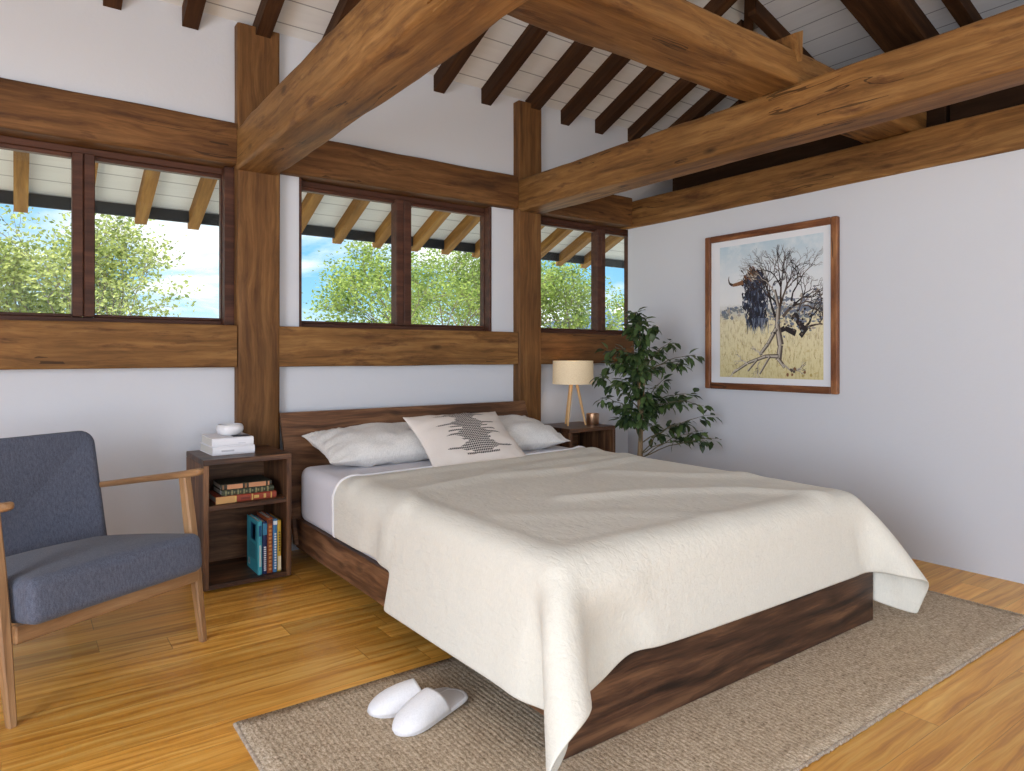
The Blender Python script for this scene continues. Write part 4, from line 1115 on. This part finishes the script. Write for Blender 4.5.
for tx in targets:
    tx = Vector(tx)
    zb = max(.42, min(1.3, tx.z - R_.uniform(.05, .28)))
    k = 0
    while k < len(trunk) - 2 and trunk[k + 1][2] < zb: k += 1
    a, b_ = Vector(trunk[k]), Vector(trunk[k + 1]); base = a.lerp(b_, min(1, max(0, (zb - a.z) / (b_.z - a.z))))
    mid = base.lerp(tx, .55) + Vector((0, 0, .06)); end = tx - Vector((0, 0, .02))
    pts = []
    for i in range(9):
        q = i / 8; pts.append(base * (1 - q) ** 2 + mid * 2 * q * (1 - q) + end * q * q + Vector((R_.uniform(-1, 1), R_.uniform(-1, 1), R_.uniform(-1, 1))) * .006)
    br.tube(pts, [.0045 * (1 - .75 * i / 8) for i in range(9)], 6)
    for i in range(36):
        q = R_.uniform(.12, 1.0); kk = min(7, int(q * 8)); p = pts[kk].lerp(pts[kk + 1], q * 8 - kk if q < 1 else 1)
        out = (tx - base); out.z = 0; out = out.normalized() if out.length > 1e-3 else Vector((1, 0, 0))
        d = out * R_.uniform(.1, .8) + Vector((R_.uniform(-1, 1), R_.uniform(-1, 1), R_.uniform(-1.25, .35)))
        p = p + d.normalized() * R_.uniform(.005, .035)
        if p.x > XR - .06 or p.z < .53 or (p.z < .66 and p.x < 3.36): continue
        L_ = R_.uniform(.048, .082)
        if p.x + .07 > XR: d.x = -abs(d.x)
        leaf(lf, luv, p, d, Vector((R_.uniform(-.5, .5), R_.uniform(-.5, .5), 1)), L_, L_ * R_.uniform(.42, .55), R_.random())
br.build('branches', M['fig_twig'], fig, axis=(0, 0, 1))
lf.build('foliage', M['fig_leaf'], fig, smooth=60, uv=luv)

# ------------------------------------------------------------------ OUTSIDE: ground, trees, snowy mountain
GZ = -.6
m, t, b = mat('meadow', (150, 160, 100), .95)
o = t.n('ShaderNodeTexCoord').outputs['Object']
t.put(b.inputs['Base Color'], t.ramp(t.noise(o, 1.4, 5), [(.35, lin((214, 208, 190))), (.65, lin((236, 230, 212)))]))  # unseen ground, lightened to bounce sunlight up under the eaves
mb = MB(); mb.lathe([(.01, 0), (400, 0)], (0, 0, GZ), 48, cap=False)
struct(mb.build('ground', m, smooth=0), 'meadow ground outside the house, lightened to bounce light', 'ground')

def tree(label, pos, height, spread, nleaf, seed, leafm, zlow=.6, dens=1.0, lsz=.075, shape=1.0):
    R_ = random.Random(seed); pos = Vector((pos[0], pos[1], GZ))
    e = empty('garden_tree', tuple(pos), label, 'tree', 'garden trees outside the windows')
    tw = MB(); tips = []
    def grow(p, d, L_, r, dep):
        q = p + d * L_; m_ = p.lerp(q, .5) + Vector((R_.uniform(-1, 1), R_.uniform(-1, 1), R_.uniform(-1, 1))) * L_ * .08
        tw.tube([p, m_, q], [r, r * .85, r * .7], 6)
        tips.append((q, dep)); tips.append((m_, dep))
        if dep == 0: return
        for _ in range(R_.choice((2, 3, 3))):
            nd = (d + Vector((R_.uniform(-1, 1), R_.uniform(-1, 1), R_.uniform(-.45, .8))) * .85).normalized()
            nd = Vector((nd.x * spread, nd.y * spread, nd.z)).normalized()
            grow(q, nd, L_ * R_.uniform(.66, .86), r * .62, dep - 1)
    for _ in range(3 if zlow < 1.2 else 2):
        grow(pos, Vector((R_.uniform(-.3, .3) * spread, R_.uniform(-.3, .3), 1)).normalized(), height * .30, height * .009, 5)
    zmax = max(p.z for p, _ in tips); sc = height / (zmax - pos.z)
    tw.v = [(pos.x + (v[0] - pos.x) * sc, pos.y + (v[1] - pos.y) * sc, pos.z + (v[2] - pos.z) * sc) for v in tw.v]
    tips = [(pos + (p - pos) * sc, d) for p, d in tips if d <= 2]
    tw.build('trunk', M['bark'], e)
    lf = MB(); uv = []
    per = max(1, int(nleaf / max(1, len(tips))))
    for p, d in tips:
        tone = R_.random()
        cl = R_.uniform(.5, 1.3)
        for _ in range(int(per * cl)):
            q = p + Vector((R_.gauss(0, 1), R_.gauss(0, 1), R_.gauss(0, 1))) * lsz * 1.6
            a = Vector((R_.uniform(-1, 1), R_.uniform(-1, 1), R_.uniform(-.6, .6))).normalized(); n_ = Vector((R_.uniform(-1, 1), R_.uniform(-1, 1), R_.uniform(.2, 1))).normalized()
            b2 = a.cross(n_).normalized(); L_ = lsz * R_.uniform(.5, 1.1)
            lf.add([q, q + a * L_ * .5 + b2 * L_ * .28, q + a * L_, q + a * L_ * .5 - b2 * L_ * .28], [(0, 1, 2, 3)])
            uv.extend([(min(1, max(0, tone * .4 + R_.random() * .6)), 0, 0)] * 4)
    lf.build('foliage', leafm, e, smooth=0, uv=uv)
    return e
tree('sparse yellow-green tree seen through the leftmost window beside its mullion', (.72, 11.0), 3.75, .92, 20000, 21, M['tree_leaf'], lsz=.078)
tree('yellow-green tree at the left edge of the leftmost window', (-1.15, 11.3), 3.2, 1.1, 17000, 22, M['tree_leaf'], lsz=.078)
tree('low bushy green tree seen in the left pane of the middle window', (4.1, 10.2), 2.2, 1.25, 22000, 23, M['tree_leaf_dark'], lsz=.075)
tree('broad green tree seen in the right pane of the middle window', (6.15, 10.0), 3.8, 1.2, 26000, 24, M['tree_leaf_dark'], lsz=.075)
tree('green tree behind the broad one in the middle window', (7.6, 12.0), 3.7, 1.2, 15000, 25, M['tree_leaf_dark'], lsz=.075)
tree('green tree seen through the narrow window above the lamp', (8.55, 9.8), 3.5, 1.05, 18000, 26, M['tree_leaf_dark'], lsz=.075)

m, t, b = mat('mountain_rock', (120, 140, 170), .95)
g = t.n('ShaderNodeNewGeometry'); o = t.n('ShaderNodeTexCoord').outputs['Object']
nz = t.noise(o, .02, 6, .6)
sn = t.math('GREATER_THAN', nz, .5)
t.put(b.inputs['Base Color'], t.mix(sn, lin((96, 122, 158)), lin((240, 243, 248))))
mb = MB(); vs = []; nu, nv = 60, 14
for i in range(nu + 1):
    for j in range(nv + 1):
        a = math.radians(35 + 35 * i / nu); rad = 330 - 90 * (1 - j / nv) ** 1.2
        hgt = (25 + 10 * mnoise.noise(Vector((i * .21, 2.2, 0))) + 6 * mnoise.noise(Vector((i * .6, j * .3, 1)))) * (j / nv)
        vs.append((rad * math.sin(a) , rad * math.cos(a), GZ + hgt + 3 * mnoise.noise(Vector((i * .8, j * .8, 5))) * (j / nv)))
mb.add(vs, [(i * (nv + 1) + j, i * (nv + 1) + j + 1, (i + 1) * (nv + 1) + j + 1, (i + 1) * (nv + 1) + j) for i in range(nu) for j in range(nv)])
tag(mb.build('snowy_mountain', m, smooth=180), 'distant blue mountain ridge with snow seen beyond the narrow window', 'mountain')

# ------------------------------------------------------------------ SKY + LIGHT
wd = bpy.data.worlds.new('sky'); SC.world = wd; wd.use_nodes = True
t = NT(wd.node_tree); bg = wd.node_tree.nodes['Background']
g = t.n('ShaderNodeTexCoord').outputs['Generated']
s = t.n('ShaderNodeSeparateXYZ', Vector=g)
z = t.math('MAXIMUM', s.outputs['Z'], .0)
grad = t.ramp(z, [(0, lin((206, 230, 246))), (.07, lin((150, 206, 240))), (.18, lin((112, 184, 234))), (1, lin((70, 130, 205)))])
den = t.math('ADD', s.outputs['Z'], .22)
cv = t.n('ShaderNodeCombineXYZ', X=t.math('DIVIDE', s.outputs['X'], den), Y=t.math('DIVIDE', s.outputs['Y'], den), Z=s.outputs['Z'])
cl = t.noise(t.vmap(cv.outputs[0], (1, 1, 3.0), loc=(.7, .3, 0)), 1.15, 7, .55, .35)
cf = t.math('MULTIPLY', t.math('SUBTRACT', cl, .475, clamp=True), 7.0, clamp=True)
lowf = t.math('MULTIPLY', t.math('SUBTRACT', .075, z, clamp=True), 12.0, clamp=True)
cf = t.math('MAXIMUM', cf, t.math('MULTIPLY', lowf, .8))
t.put(bg.inputs['Color'], t.mix(cf, grad, lin((255, 255, 255))))
bg.inputs['Strength'].default_value = 1.5

def light(name, typ, energy, color, loc, rot, **k):
    l = bpy.data.lights.new(name, typ); l.energy = energy; l.color = color[:3]
    for a, v in k.items(): setattr(l, a, v)
    o = bpy.data.objects.new(name, l); COL.objects.link(o); o.location = loc; o.rotation_euler = rot
    return o
light('sun', 'SUN', 9.0, lin((255, 248, 236)), (0, 0, 20), (math.radians(38), 0, math.radians(-82)), angle=math.radians(1.5))
# unseen area lamps added in the rear and side openings to imitate daylight
light('added_daylight_rear', 'AREA', 74, lin((230, 238, 255)), (.5, YB - .05, 1.27), (math.radians(90), 0, 0), shape='RECTANGLE', size=5.2, size_y=2.3)
light('added_daylight_side', 'AREA', 208, lin((236, 242, 255)), (XL - .02, -.3, 1.3), (math.radians(90), 0, math.radians(-90)), shape='RECTANGLE', size=2.5, size_y=2.1)
light('lamp_bulb', 'POINT', 2.2, lin((255, 208, 140)), (lx, ly, NZ + .40), (0, 0, 0), shadow_soft_size=.03)

# ------------------------------------------------------------------ CAMERA
cam = bpy.data.cameras.new('camera'); co = bpy.data.objects.new('camera', cam); COL.objects.link(co)
co.location = (0, 0, 1.1); co.rotation_euler = (math.radians(90), 0, math.radians(-35.9586))
cam.sensor_width = 36; cam.lens = 36 * 684 / 1024; cam.shift_y = -30.5 / 1024; cam.clip_start = .05; cam.clip_end = 1000
SC.camera = co
vs_ = SC.view_settings; vs_.view_transform = 'Standard'; vs_.look = 'None'; vs_.exposure = -0.12; vs_.gamma = 1.0; vs_.use_curve_mapping = False
SC.cycles.use_denoising = True
SC.cycles.max_bounces = 8; SC.cycles.diffuse_bounces = 5; SC.cycles.transparent_max_bounces = 12
SC.cycles.sample_clamp_indirect = 6
